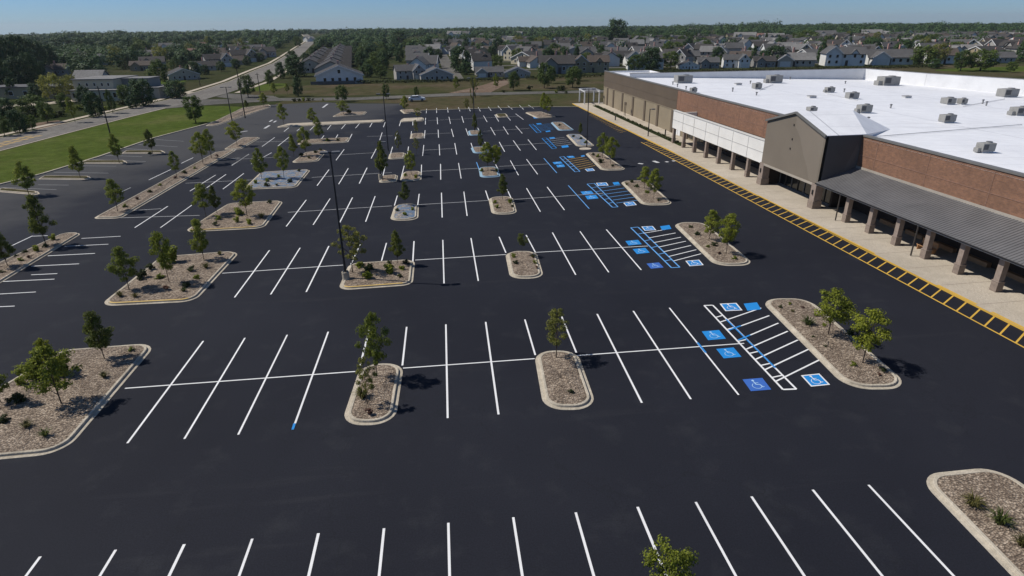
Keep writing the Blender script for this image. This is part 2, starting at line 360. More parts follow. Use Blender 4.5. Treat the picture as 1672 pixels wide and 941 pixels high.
# fields
sheet('dry_grass_field', [(-62, 168), (-44, 161), (-23, 162), (5, 164), (60, 163.5), (130, 166), (260, 180), (300, 232), (120, 234), (45, 212), (-2, 202), (-45, 199), (-60, 190)], 'dry_field', -.06)
sheet('dry_grass_verge', [(-44, 143), (-32, 146), (-10, 139), (-7, 120.3), (-3.9, 123), (26, 124), (36, 123.5), (38, 131), (53, 132), (53, 128), (130, 128), (130, 153), (34, 153), (4, 152.5), (-23, 148), (-43, 152)], 'dry_field', -.055)
GR = [G(0, 330), G(0, 302), G(60, 287), G(150, 260), G(250, 225), G(330, 205), G(395, 184), G(402, 171), G(345, 182), G(280, 201), G(200, 221), G(100, 251), G(0, 282), G(-80, 300)]
sheet('lawn', [(-70, -60), (-66.2, -60), (-64.2, 0), (-62.2, 40), (-59.9, 56), (-57.9, 62), (-55.9, 74), (-54.3, 92), (-50.6, 107), (-46.4, 126), (-45.5, 136), (-54, 141), (-60, 133), (-63, 118), (-65, 98), (-66.5, 75), (-69, 40), (-72, 0)], 'lawn', -.05)
lawnw = [(-60, 133), (-63, 118), (-65, 98), (-66.5, 75), (-69, 40), (-72, 0), (-74, -60), (-80, -60), (-77.6, 60), (-76, 82), (-75, 99), (-73.6, 123), (-70, 139), (-62, 144), (-54, 141)]
sheet('roadside_lawn', lawnw, 'lawn', -.045)
sheet('roadside_grass', [(-86, 60), (-86.6, 98), (-83, 130), (-79.5, 160), (-79, 185), (-80.5, 222), (-87, 280), (-92, 341), (-103, 411), (-140, 411), (-145, 222), (-150, 150), (-150, 60)], 'terrain', -.055)
# main road and its offshoot
RD_L = [(-91, -60), (-87.5, 30), (-85.6, 88), (-84.2, 100), (-81.6, 120), (-79.8, 140), (-77.6, 160), (-77.2, 185), (-78.4, 222), (-84.5, 280), (-90, 341), (-100, 411), (-131, 618), (-172, 900), (-300, 1500)]
RD_R = [(-80.5, -60), (-78, 30), (-76, 82), (-74.6, 99), (-72.6, 122), (-70.5, 140), (-67.2, 158), (-65.9, 177), (-65.9, 219), (-70.5, 262), (-77, 320), (-88, 400), (-112, 560), (-155, 850), (-285, 1480)]
def strip(name, A, B, mat, z):
    mb = MB()
    for i in range(len(A)-1): mb.poly([(*A[i], z), (*B[i], z), (*B[i+1], z), (*A[i+1], z)], mat)
    return structure(mb, name)
strip('main_road', RD_L, RD_R, 'road_surface', -.02)
def offs(A, d): return [(x+d, y) for x, y in A]
strip('sidewalk', offs(RD_L, -3.6), offs(RD_L, -1.9), 'concrete', -.012)
strip('gutter_strip', offs(RD_L, -.35), offs(RD_L, .03), 'concrete', .03)
strip('gutter_strip', offs(RD_R[:6], -.03), offs(RD_R[:6], .32), 'concrete', .03)
strip('sidewalk', offs(RD_R[7:12], 2.0), offs(RD_R[7:12], 3.6), 'concrete', -.012)
sheet('side_road', [(-71, 139), (-60, 146), (-52, 149), (-43.5, 151), (-23, 148.5), (4.2, 153.2), (33.4, 153.7), (130, 154), (130, 161), (34.5, 160.6), (4.4, 161.3), (-23.7, 155.5), (-43.5, 158.5), (-58, 158), (-67.2, 160)], 'side_road_surface', -.015)
sheet('driveway', [(-58, 158.2), (-46, 158.7), (-49, 165), (-66, 176), (-66, 166)], 'side_road_surface', -.03)
sheet('path', [(3, 161.6), (16, 161.3), (21, 178), (30, 206), (24, 207), (15, 185)], 'dirt', -.035)
sheet('path', [G(40, 203), G(95, 196), G(112, 202), G(62, 212)], 'dirt', -.04)
for k in range(8):
    yy = 255+k*28.5+k*k*.6; sheet('street', [(28, yy-2.4), (200+k*30, yy+1), (200+k*30, yy+6.5), (28, yy+3)], 'side_road_surface', -.045)
sheet('street', [(3, 212), (10, 212), (6, 440), (0, 440)], 'side_road_surface', -.042)
mb = MB()
for q in ([(0, 158), (120, 152), (150, 153), (0, 163)], [(40, 147), (110, 143), (128, 145), (40, 150)], [(285, 152), (330, 150), (330, 155), (290, 158)], [(0, 173), (60, 168), (160, 160), (165, 163), (60, 172), (0, 177)]):
    mb.poly([G(*t, -.03) for t in q], 'concrete')
structure(mb, 'driveway')
mb = MB()                                                  # yellow rumble markings on the road
for i in range(9):
    for k in range(2):
        y = 83+i*1.9; x = -81.2+y*.02-k*1.8+rng.uniform(-.2, .2)
        mb.poly([(x, y, -.014), (x+1.1, y+.4, -.014), (x+1.3, y+1.1, -.014), (x+.2, y+.7, -.014)], 'paint_yellow')
structure(mb, 'road_markings')
sheet('crop_field', [(-70, 640), (60, 600), (420, 640), (430, 800), (-120, 800)], 'crop', .05)
for (cx_, cy_, a_, b_) in ((258, 205, 60, 14), (-118, 225, 22, 20), (-58, 195, 6, 14)):
    sheet('lawn', [(cx_+a_*math.cos(t*math.pi/9), cy_+b_*math.sin(t*math.pi/9)) for t in range(18)], 'lawn', -.05)
mb = MB()                                                  # lot edge kerbs
for A in ([(-66, -60), (-64, 0), (-62, 40), (-59.6, 56), (-57.6, 62), (-55.6, 74), (-54, 92), (-50.3, 107), (-46, 128)], [(-7.5, 119.5), (-3.9, 122.3), (25.6, 123.4), (36, 121.2)]):
    for (x0, y0), (x1, y1) in zip(A, A[1:]):
        d = Vector((x1-x0, y1-y0)).normalized(); n = Vector((-d.y, d.x))*.16
        P = [(x0-n.x, y0-n.y), (x1-n.x, y1-n.y), (x1+n.x, y1+n.y), (x0+n.x, y0+n.y)]
        for i in range(4):
            a, b = P[i], P[(i+1) % 4]; mb.poly([(*a, -.05), (*b, -.05), (*b, .13), (*a, .13)], 'kerb_concrete')
        mb.poly([(*q, .13) for q in P], 'kerb_concrete')
structure(mb, 'lot_kerb')

# ------------------------------------------------------------------ painted lines
ZP = .006
def line(mb, a, b, wid=.14, mat='paint_white', z=ZP):
    a = G(*a); b = G(*b); d = (b-a); d.normalize(); n = Vector((-d.y, d.x, 0))*wid/2
    mb.poly([(q.x, q.y, z) for q in (a-n, b-n, b+n, a+n)], mat)
def rowlines(name, segs, cross=(), mat='paint_white', wid=.115, cmat='paint_mid'):
    mb = MB()
    for s in segs: line(mb, s[0:2], s[2:4], wid*rng.uniform(.92, 1.06), mat if len(s) < 5 else s[4])
    for s in cross: line(mb, s[0:2], s[2:4], wid*.85, cmat, ZP+.004)
    return structure(mb, name)
t0 = [(66, 909), (189, 898), (301, 889), (412, 880), (520, 871), (627, 863), (732, 854), (838, 845), (940, 837), (1041, 828), (1136, 820), (1227, 811), (1327, 800), (1418, 792)]
segs = []
for x, y in t0:
    a = G(x, y); b = Vector((a.x, a.y-11.3, 0)); q = J(b.x, b.y)
    segs.append((x, y, *q))
rowlines('stall_lines', segs)
rowlines('stall_lines', [(332, 557, 208, 724), (400, 552, 301, 717), (469, 547, 389, 710), (536, 542, 478, 702), (603, 538, 588, 597), (664, 534, 657, 597), (728, 530, 731, 683), (793, 526, 814, 677), (857, 522, 874, 580), (917, 517, 941, 576), (975, 513, 1048, 658), (1034, 508, 1128, 652), (1093, 503, 1206, 645)],
         [(204, 634.5, 580, 607), (658, 601.5, 873, 586), (941, 581, 1215, 561)], cmat='paint_white')
rowlines('stall_lines', [(440, 409, 383, 486), (490, 405, 442, 481), (537, 402, 500, 477), (588, 399.5, 573, 432), (631, 397, 623, 426), (676, 394, 674, 428), (723, 392, 725, 463), (769, 389, 781, 459), (815, 387, 826, 413), (859, 384, 874, 412), (902, 380, 940, 449), (947, 378, 994, 445), (990, 375, 1047, 441)],
         [(363, 446.5, 562, 433), (678, 425, 826, 416), (873, 412.5, 1058, 402)], cmat='paint_white')
rowlines('stall_lines', [(500, 326.7, 467.5, 370), (539, 324.5, 511.3, 367.4), (575.6, 322.7, 554, 365), (612.5, 320.6, 597, 362.3), (648.8, 319.7, 644, 336), (684.5, 316.8, 682, 335), (720.8, 315, 722, 355.4), (757.4, 313.2, 762.7, 352.8), (792.8, 311.4, 798, 327), (828, 309.5, 836, 327), (859.7, 307.5, 882.3, 345.9), (893.3, 305.5, 921.6, 343.2), (927.8, 303, 962, 341, 'paint_pale_blue')],
         [(470, 347, 640, 336.5), (683, 334.5, 799, 327.5), (838, 326, 985, 316)])
rowlines('stall_lines', [(537.2, 277.2, 517.8, 303.4), (568.7, 275, 553, 301), (599.4, 274.2, 586.6, 300), (629, 272, 625, 288), (660, 271, 654, 294), (688.3, 269.2, 687.5, 293), (719.3, 268, 719.6, 293.5), (748.7, 266.5, 752.9, 291.8), (778, 265, 782, 276, 'paint_pale_blue'), (806, 263, 813, 276), (833.2, 262.3, 846.6, 286.4), (859.7, 260.2, 877.9, 284.9), (888, 258.7, 909.1, 282.5, 'paint_pale_blue')],
         [(509, 290, 640, 282), (688, 280, 781, 275), (815, 272, 895, 268)])
rowlines('stall_lines', [(562, 244, 548.6, 262), (615, 242, 606, 259), (641, 240, 636, 257), (667, 239.6, 665, 255.5), (692, 237, 690, 254.7), (717, 236, 718, 254), (742.5, 234, 745.8, 252.5), (769, 233.7, 774, 248.8), (791.6, 232, 798, 249.6), (815, 232, 824, 248), (838, 229.6, 849.7, 246), (862, 228, 875.8, 245)],
         [(556, 253, 613, 249.5), (692, 245.5, 744, 242.6), (801, 240, 893, 233.7)])
rowlines('stall_lines', [(529, 221.5, 524, 228), (551.7, 220, 544, 233), (574.8, 219, 568, 232), (624, 216.5, 620, 229), (648.4, 216, 645, 228.7), (672, 214.5, 670, 227), (694, 213, 693, 226), (715.4, 212, 716, 225), (737, 210.8, 740.5, 223.7), (760.6, 210, 764.8, 221.7), (780, 209, 786.5, 221.5), (801, 208, 808.6, 221), (821.7, 207, 830, 219.8), (842, 205.8, 852.7, 218)],
         [(417, 232, 474, 231), (599, 223, 641, 222), (695, 219, 737, 217.5), (789, 214.5, 864.4, 210)])
rowlines('stall_lines', [(471.8, 208.6, 463.7, 215), (492.5, 208, 484.7, 214), (513, 206, 506, 213), (541.6, 203, 534.4, 212), (566, 201, 557.5, 210.6), (589, 199.4, 580.5, 209.5), (610, 197, 603.6, 207.8), (629.5, 198.6, 626, 207.8), (655, 196, 652, 206), (674, 196, 674, 205), (695, 192.7, 694.4, 203.6), (713.7, 192, 714.5, 203), (733, 191, 735.5, 202.4), (754, 190, 757, 200.7), (772, 190, 776, 199.7), (789.4, 189, 795.4, 199.4), (807.5, 187.7, 814.5, 198.6), (825, 187, 833.8, 197), (841.8, 186, 854.7, 195.5)],
         [(688.6, 197.7, 849, 190)])
rowlines('stall_lines', [(696.6, 178, 696, 185), (712.7, 177, 713, 184.7), (730.4, 176, 731.8, 184), (748.5, 175.6, 751, 182), (765, 175.5, 768, 182), (780.7, 175.5, 784.5, 182), (797.4, 174.6, 802, 181), (813, 173, 819, 180), (829, 173, 837, 179), (848, 172, 855, 179), (862.7, 171.8, 871.6, 177.6)])
# angled stalls on the left
rowlines('stall_lines', [(197, 386, 133, 389.6), (177, 399, 105, 402.5), (155, 414, 78, 418), (129, 431, 51, 435), (93.5, 447, 51, 449), (89, 456, 3, 460), (58.5, 477, -20, 481.5), (24, 500, -40, 503), (78, 385, 53, 386), (53, 385.5, 17, 402.5)])
rowlines('stall_lines', [(274, 337, 220, 372), (313.5, 335, 262, 372), (352, 286, 310, 312.4), (369, 285, 333, 310), (398, 283.5, 364, 309), (443.7, 249.5, 410, 268), (406, 252.6, 379, 269.6), (448.7, 224.5, 427.7, 239.6), (472, 224, 453.7, 238.8), (406.5, 252, 380, 269.7), (315.5, 257.7, 296, 267), (279, 277, 243, 294), (406, 252, 378.5, 270.5), (388, 243, 352, 262)],
         [(263.5, 341, 218, 344), (326, 352, 197, 356), (411, 294, 303, 299.5), (213.5, 306.6, 197, 314), (380, 260.5, 474, 256), (350, 262, 392, 258)])
rowlines('stall_lines', [(0, 306, 92, 310), (51, 292.7, 115, 293.7), (62, 302, 112, 302.5), (88, 281.5, 177, 283), (136, 271, 190, 271.6), (150, 261, 238, 264), (172, 254, 232, 256), (205, 243, 262, 246), (225, 236, 290, 240), (255, 228, 300, 231)], mat='paint_faded')
mb = MB()                                                  # faded arrows and crossing blocks
for a, b, wd in (((1042, 267, ), (1050, 268), .5), ((1067, 263), (1075, 266), .6), ((1087, 264), (1091, 265), .5), ((1098, 262.5), (1102, 263.5), .5), ((432, 210), (440, 205), .5), ((440, 199), (445, 196), .4), ((447, 200), (451, 197.5), .4), ((386, 217), (404, 214), .4), ((527, 176), (535, 170), .5)):
    line(mb, a, b, wd, 'paint_mid')
structure(mb, 'painted_arrows')

# ------------------------------------------------------------------ accessible bays
ROWN = {1: 'front', 2: 'second', 3: 'third', 4: 'fourth', 5: 'fifth', 6: 'sixth', 7: 'seventh'}
def z8(x, y): return (1100+x/3.921, 440+y/3.921)
def z6(x, y): return (860+x/2.941, 180+y/2.941)
def z82(x, y): return (820+x/5.971, 160+y/5.971)
def lerp(a, b, t): return (a[0]+(b[0]-a[0])*t, a[1]+(b[1]-a[1])*t)
def aisle(l0, l1, r0, r1, hatch, row, linemat='paint_white', hmat='paint_white', rungs=6):
    mb = MB(); w_ = .13
    line(mb, l0, l1, w_, linemat); line(mb, r0, r1, w_, linemat, ZP+.002); line(mb, l0, r0, w_, linemat, ZP+.004); line(mb, l1, r1, w_, linemat, ZP+.004)
    for i in range(1, rungs): line(mb, lerp(l0, l1, i/rungs), lerp(r0, r1, (i-.15)/rungs), .11, linemat, ZP+.005)
    for a, b in hatch: line(mb, a, b, .11, hmat, ZP+.007)
    o = mb.build('access_aisle_marking'); tag(o, f'{ {"paint_white": "white", "paint_pale_blue": "pale blue", "paint_blue": "bright blue"}[linemat]} striped access aisle painted beside the {ROWN[row]} row store side island', 'road marking', 'striped access aisles')
aisle(z8(195, 232), z8(700, 770), z8(250, 230), z8(785, 767), [(z8(*a), z8(*b)) for a, b in (((300, 338), (560, 248)), ((350, 392), (612, 297)), ((412, 455), (670, 345)), ((465, 512), (730, 397)), ((525, 577), (795, 453)), ((585, 643), (862, 513)), ((650, 720), (940, 577)))], 1, rungs=7)
mb = MB(); line(mb, z8(335, 320), z8(650, 632), .12, 'paint_blue', ZP+.016); line(mb, z8(350, 392), z8(430, 362), .12, 'paint_blue', ZP+.019); line(mb, z8(412, 455), z8(490, 422), .12, 'paint_blue', ZP+.019); line(mb, z8(152, 470), z8(205, 535), .14, 'paint_blue', ZP+.016); line(mb, (481, 692), (478, 702), .13, 'paint_blue', ZP+.016); structure(mb, 'paint_overspray')
aisle(z6(500, 565), z6(695, 757), z6(535, 562), z6(735, 755), [(lerp(z6(560, 592), z6(705, 725), t), lerp(z6(690, 570), z6(838, 690), t)) for t in (0, .17, .34, .5, .67, .84, 1)], 2, 'paint_pale_blue', 'paint_white')
aisle(z6(290, 355), z6(412, 467), z6(325, 352), z6(438, 465), [(lerp(z6(345, 375), z6(430, 447), t), lerp(z6(452, 360), z6(542, 432), t)) for t in (0, .2, .4, .6, .8, 1)], 3, 'paint_pale_blue', 'paint_pale_blue')
aisle(z82(560, 578), z82(710, 722), z82(600, 572), z82(758, 718), [(lerp(z82(625, 605), z82(745, 695), t), lerp(z82(805, 575), z82(905, 660), t)) for t in (0, .2, .4, .6, .8, 1)], 4, 'paint_pale_blue', 'paint_yellow')
aisle(z82(388, 395), z82(490, 498), z82(430, 390), z82(530, 490), [(lerp(z82(450, 405), z82(525, 470), t), lerp(z82(610, 385), z82(685, 450), t)) for t in (0, .25, .5, .75, 1)], 5, 'paint_blue', 'paint_mid')
aisle(z82(263, 262), z82(340, 342), z82(300, 257), z82(380, 335), [(lerp(z82(320, 272), z82(380, 322), t), lerp(z82(462, 252), z82(508, 305), t)) for t in (0, .2, .4, .6, .8, 1)], 6, 'paint_blue', 'paint_blue')
def symbol(q, row, where, mat='paint_blue', border=False, fig=True, drawz=ZP+.009):
    P = [G(*t) for t in q]; c = sum(P, Vector())/4
    ex = ((P[1]-P[0])+(P[2]-P[3]))*.5; ey = ((P[0]-P[3])+(P[1]-P[2]))*.5
    root = MB()
    at = lambda a, b, z: (c+ex*a+ey*b).to_tuple()[:2]+(z,)
    if border:
        root.poly([at(-.5, -.5, drawz), at(.5, -.5, drawz), at(.5, .5, drawz), at(-.5, .5, drawz)], 'paint_white')
        root.poly([at(-.42, -.42, drawz+.003), at(.42, -.42, drawz+.003), at(.42, .42, drawz+.003), at(-.42, .42, drawz+.003)], mat)
    else:
        root.poly([at(-.5, -.5, drawz), at(.5, -.5, drawz), at(.5, .5, drawz), at(-.5, .5, drawz)], mat)
    o = root.build('accessible_parking_symbol'); tag(o, f'{where} {ROWN[row]} row', 'road marking', 'blue accessible parking symbols')
    if fig:                                                   # the wheelchair figure in white
        f = MB(); z = drawz+.006
        def st(a, b, wd=.055):
            wd *= .72
            A = Vector(at(*a, z)); B = Vector(at(*b, z)); d = (B-A).normalized(); n = Vector((-d.y, d.x, 0))*wd*ex.length*.5
            f.poly([A-n, B-n, B+n, A+n], 'paint_white' if border else 'paint_figure')
        f.poly([at(-.06+.065*math.cos(k*math.pi/5), .33+.065*math.sin(k*math.pi/5), z) for k in range(10)], 'paint_white' if border else 'paint_figure')
        z += .001; st((-.06, .25), (-.03, -.02), .075); z += .001; st((-.05, .12), (.13, .12)); z += .001; st((-.03, -.02), (.14, -.02), .07); z += .001; st((.14, -.02), (.2, -.25), .07); z += .001; st((.2, -.25), (.29, -.22))
        arc = [(-.04+.22*math.cos(R(t)), -.13+.22*math.sin(R(t))) for t in range(120, 361, 24)]
        for a, b in zip(arc, arc[1:]): z += .0002; st(a, b, .045)
        g = f.build('wheelchair_figure', o)
S8 = lambda *p: [z8(*t) for t in p]; S6 = lambda *p: [z6(*t) for t in p]; S82 = lambda *p: [z82(*t) for t in p]
symbol(S8((290, 220), (405, 217), (437, 262), (335, 270)), 1, 'white bordered blue wheelchair symbol beyond the striped aisle', border=True)
symbol(S8((455, 225), (525, 208), (567, 262), (465, 262)), 1, 'smudged blue symbol touching the store side island', fig=False)
symbol(S8((175, 398), (295, 390), (330, 445), (225, 455)), 1, 'blue wheelchair symbol just beyond the middle line')
symbol(S8((270, 510), (385, 502), (432, 560), (322, 572)), 1, 'blue wheelchair symbol just nearer than the middle line')
symbol(S8((437, 705), (570, 697), (622, 770), (497, 782)), 1, 'darker royal blue symbol at the near end', 'paint_royal_blue')
symbol(S8((815, 680), (930, 668), (1003, 740), (878, 752)), 1, 'white bordered blue symbol at the near island tip', border=True)
symbol(S6((550, 560), (605, 557), (622, 577), (567, 580)), 2, 'blue wheelchair symbol beyond the striped aisle', border=True)
symbol(S6((640, 558), (685, 553), (695, 570), (650, 578)), 2, 'smudged blue symbol touching the store side island', fig=False)
symbol(S6((473, 630), (535, 623), (552, 645), (490, 650)), 2, 'blue wheelchair symbol just beyond the middle line')
symbol(S6((508, 668), (570, 662), (590, 685), (530, 692)), 2, 'blue wheelchair symbol just nearer than the middle line')
symbol(S6((575, 738), (635, 732), (657, 757), (597, 762)), 2, 'darker royal blue symbol at the near end', 'paint_royal_blue')
symbol(S6((762, 725), (828, 719), (850, 745), (782, 750)), 2, 'white bordered blue symbol at the near island tip', border=True)
symbol(S6((332, 350), (383, 348), (393, 362), (343, 365)), 3, 'blue wheelchair symbol beyond the striped aisle', border=True)
symbol(S6((412, 348), (440, 345), (448, 357), (420, 360)), 3, 'smudged blue symbol touching the store side island', fig=False)
symbol(S6((258, 392), (310, 388), (322, 402), (270, 406)), 3, 'blue wheelchair symbol just beyond the middle line')
symbol(S6((280, 412), (332, 408), (345, 424), (292, 430)), 3, 'blue wheelchair symbol just nearer than the middle line')
symbol(S6((462, 446), (515, 440), (527, 456), (480, 462)), 3, 'white bordered blue symbol at the near island tip', border=True)
symbol(S82((625, 570), (690, 567), (710, 582), (650, 588)), 4, 'blue symbol beyond the striped aisle')
symbol(S82((765, 565), (800, 558), (808, 570), (775, 576)), 4, 'small blue symbol touching the store side island', fig=False)
symbol(S82((490, 628), (570, 622), (590, 640), (510, 650)), 4, 'farther of the two blue symbols left of the aisle')
symbol(S82((525, 655), (600, 650), (612, 672), (540, 680)), 4, 'nearer of the two blue symbols left of the aisle')
symbol(S82((805, 695), (880, 687), (905, 710), (830, 718)), 4, 'white bordered blue symbol at the near island tip', border=True)
symbol(S82((455, 388), (505, 383), (520, 395), (470, 400)), 5, 'blue symbol beyond the striped aisle', fig=False)
symbol(S82((575, 468), (640, 463), (650, 480), (585, 490)), 5, 'blue symbol at the near end', fig=False)
symbol(S82((330, 250), (375, 247), (388, 258), (342, 262)), 6, 'blue symbol beyond the striped aisle', fig=False)
symbol(S82((420, 325), (465, 318), (475, 328), (430, 335)), 6, 'blue symbol at the near end', fig=False)
symbol(S82((300, 190), (350, 185), (358, 198), (312, 202)), 7, 'lone blue symbol beside the store side island', fig=False)

# ------------------------------------------------------------------ planting islands
def rounded(P, r, seg=7, inset=0.):
    n = len(P); P = [Vector((p[0], p[1])) for p in P]
    area = sum(P[i].x*P[(i+1) % n].y-P[(i+1) % n].x*P[i].y for i in range(n))
    if area < 0: P = P[::-1]
    L_ = []
    for i in range(n):
        a, b = P[i], P[(i+1) % n]; d = (b-a).normalized(); nn = Vector((-d.y, d.x)); L_.append((a+nn*inset, d))
    Q = []
    for i in range(n):
        a, d = L_[i-1]; b, e = L_[i]; den = d.x*e.y-d.y*e.x
        t = ((b.x-a.x)*e.y-(b.y-a.y)*e.x)/den; Q.append(a+d*t)
    out = []
    for i in range(n):
        p = Q[i]; d = L_[i-1][1]; e = L_[i][1]
        ang = math.acos(max(-1, min(1, d.dot(e)))); rr = max(.12, r-inset)
        t = rr*math.tan(ang/2); t = min(t, .49*(Q[i]-Q[i-1]).length, .49*(Q[(i+1) % n]-Q[i]).length); rr = t/math.tan(ang/2)
        c = p-d*t+Vector((-d.y, d.x))*rr; a0 = math.atan2(-(-d.x), -d.y) if False else math.atan2((p-d*t-c).y, (p-d*t-c).x)
        for k in range(seg+1): out.append(c+Vector((math.cos(a0+ang*k/seg), math.sin(a0+ang*k/seg)))*rr)
    return out
ISL = {}
def island(key, pix, r, desc, look='tan mulched', kerb='kerb_concrete', mul='mulch', near_yellow=False):
    P = [G(*q) for q in pix]; P = [(p.x, p.y) for p in P]
    c = Vector((sum(p[0] for p in P)/len(P), sum(p[1] for p in P)/len(P), 0))
    P = [(x-c.x, y-c.y) for x, y in P]
    root = thing('planting_island', f'{look} island with pale kerb, {desc}', 'planting island', c, 0, 'kerbed planting islands in the parking lot')
    prof = [(0, -.01), (.005, .02), (.21, .026), (.232, .13), (.255, .15), (.37, .152), (.39, .14), (.395, .06)]
    width = min((Vector(P[i])-Vector(P[(i+1) % len(P)])).length for i in range(len(P)))
    k_ = min(1, width/2.6)
    rings = [[(q.x, q.y, z) for q in rounded(P, r, 7, d*k_)] for d, z in prof]
    mb = MB(); N = len(rings[0]); vs_ = [q for rg in rings for q in rg]
    fs_ = [(i*N+k, i*N+(k+1) % N, (i+1)*N+(k+1) % N, (i+1)*N+k) for i in range(len(prof)-1) for k in range(N)]
    mb.raw(vs_, fs_, kerb)
    o = mb.build('kerb', root)
    if near_yellow:
        mb2 = o.data; mb2.materials.append(MATS['kerb_yellow'])
        ymin = min(q[1] for q in rings[0])
        for pl in mb2.polygons:
            if pl.center.y < ymin+.55 and pl.center.z > .1: pl.material_index = 1
    mb = MB(); ins = [(q.x, q.y) for q in rounded(P, r, 7, .385*k_)]
    cx_, cy_ = sum(q[0] for q in ins)/N, sum(q[1] for q in ins)/N
    rr = random.Random(hash(key) & 255 if False else sum(map(ord, key))); vs_ = []; NR = 6
    for j in range(NR):
        f = 1-j/NR
        for q in ins: vs_.append((cx_+(q[0]-cx_)*f, cy_+(q[1]-cy_)*f, .125+.13*math.sin((1-f)*1.5)+(rr.uniform(-.025, .025) if j else 0)))
    vs_.append((cx_, cy_, .26)); fs_ = [(i*N+k, i*N+(k+1) % N, (i+1)*N+(k+1) % N, (i+1)*N+k) for i in range(NR-1) for k in range(N)]
    fs_ += [((NR-1)*N+k, (NR-1)*N+(k+1) % N, NR*N) for k in range(N)]
    mb.raw(vs_, fs_, mul); mo = mb.build('mulch_bed', root, True)
    ISL[key] = desc
    return root
BL = dict(look='blue tinted mulch', kerb='kerb_concrete', mul='mulch_blue')
island('A0', [(258, 560), (100, 572), (-130, 712), (-200, 770), (105, 741)], 1.3, 'front row left corner')
island('A1', [(590, 594), (660, 594), (645, 695), (556, 695)], 1.25, 'front row left rounded')
island('A2', [(871, 573), (942, 573), (977, 670), (888, 670)], 1.25, 'front row right rounded')
island('A3', [(1238, 488), (1320, 488), (1492, 636), (1385, 637)], 1.5, 'front row store side')
island('B0', [(262, 420), (394, 410), (318, 493), (160, 501)], 1.2, 'second row left corner', near_yellow=True)
island('B1', [(570, 431), (678, 424), (674, 466), (551, 475)], 1.0, 'second row lamp post', near_yellow=True)
island('B2', [(824, 411), (876, 411), (889, 455), (833, 456)], 1.2, 'second row right rounded')
island('B3', [(1096, 364), (1150, 364), (1235, 434), (1168, 435)], 1.4, 'second row store side')
island('C0', [(372, 333), (464, 328), (431, 373), (298, 380)], 1.1, 'third row left corner', near_yellow=True)
island('C1', [(645, 334), (684, 334), (683, 360), (636, 361)], 1.2, 'third row left rounded', 'blue painted', 'kerb_concrete', 'mulch_blue')
island('C2', [(797, 323), (837, 321), (845, 350), (803, 351)], 1.2, 'third row right rounded')
island('C3', [(1011, 296), (1058, 296), (1101, 335), (1049, 336)], 1.3, 'third row store side')
island('D0', [(425, 282), (508, 277), (484, 307), (396, 310)], 1.0, 'fourth row left corner', **BL)
island('D1', [(622, 288), (650, 286), (648, 297), (618, 299)], .6, 'fourth row lamp post')
island('D2', [(659, 281), (688, 280), (688, 295), (652, 297)], 1.0, 'fourth row left rounded')
island('D3', [(781, 274), (812, 273), (818, 289), (784, 291)], 1.0, 'fourth row right rounded', kerb='kerb_blue', look='blue kerbed')
island('D4', [(954, 250), (984, 250), (1024, 278), (982, 279)], 1.2, 'fourth row store side')
island('E0', [(497, 250), (537, 244), (519, 264), (474, 267)], 1.0, 'fifth row left corner')
island('E1', [(636, 251), (663, 250), (661, 259), (633, 261)], .8, 'fifth row left rounded', 'dull brown')
island('E2', [(768, 241), (792, 240), (799, 250), (773, 251)], .9, 'fifth row right rounded', kerb='kerb_blue', look='blue kerbed')
island('E3', [(923, 220), (948, 220), (972, 239), (942, 240)], 1.1, 'fifth row store side', **BL)
island('F0', [(494, 229), (573, 225), (567, 233), (484, 237)], .9, 'sixth row left long')
island('F1', [(671, 219), (693, 218), (692, 226), (669, 227)], .7, 'sixth row middle', 'dull brown')
island('F2', [(764, 214), (784, 213), (788, 221), (766, 222)], .8, 'sixth row right rounded', kerb='kerb_blue', look='blue kerbed')
island('F3', [(898, 200), (920, 200), (938, 213), (912, 214)], 1., 'sixth row store side', kerb='kerb_blue', look='blue kerbed')
island('G0', [(470, 202.5), (629, 196), (624, 200), (448, 209)], .8, 'seventh row left long', 'white topped', 'kerb_concrete', 'concrete')
island('G1', [(657, 194), (692, 192.5), (692, 198), (652, 200)], .8, 'seventh row left of middle', 'white topped', 'kerb_concrete', 'concrete')
island('G2', [(808, 187), (827, 186), (830, 191.5), (812, 192.5)], .8, 'seventh row small grassy', 'olive topped', 'kerb_concrete', 'dry_field')
island('G3', [(856, 184), (884, 183), (910, 191.5), (876, 193.5)], 1., 'seventh row store side')
island('H0', [(556, 184), (600, 183), (594, 188), (541, 191.5)], .8, 'last row left', 'white kerbed')
island('H1', [(652, 180), (673, 179), (690, 184), (660, 186.5)], .8, 'last row middle', 'white kerbed')
island('L1', [(350, 250), (390, 243), (197, 357), (150, 358)], .8, 'long diagonal left of third row', 'long brown')
island('L0', [(396, 225), (426, 225), (392, 244.5), (365, 244.5)], .8, 'short diagonal left of fifth row')
island('L2', [(104, 381), (135, 381), (-66, 503), (-140, 494)], .9, 'left frame edge diagonal', 'long brown')
island('M1', [(0, 307), (62, 313), (68, 319.5), (-6, 313.5)], .5, 'nearest small lawn side', 'slim grassy', 'concrete', 'dry_field')
island('M2', [(72, 287.5), (146, 288.5), (152, 294), (62, 293)], .5, 'second nearest small lawn side', 'slim grassy', 'concrete', 'dry_field')
island('M3', [(140, 262.5), (204, 262.5), (210, 267.5), (130, 267.5)], .5, 'third nearest small lawn side', 'slim grassy', 'concrete', 'dry_field')
island('M4', [(205, 246.5), (266, 246.5), (272, 251), (198, 251)], .5, 'fourth nearest small lawn side', 'slim grassy', 'concrete', 'dry_field')
island('R0', [(1494, 776), (1630, 762), (1960, 1000), (1900, 1200)], 1.3, 'right corner of the nearest row')
island('N0', [(395, 177), (440, 171), (443, 175), (400, 190), (352, 206), (335, 206)], .8, 'side road entrance', 'tan dirt')
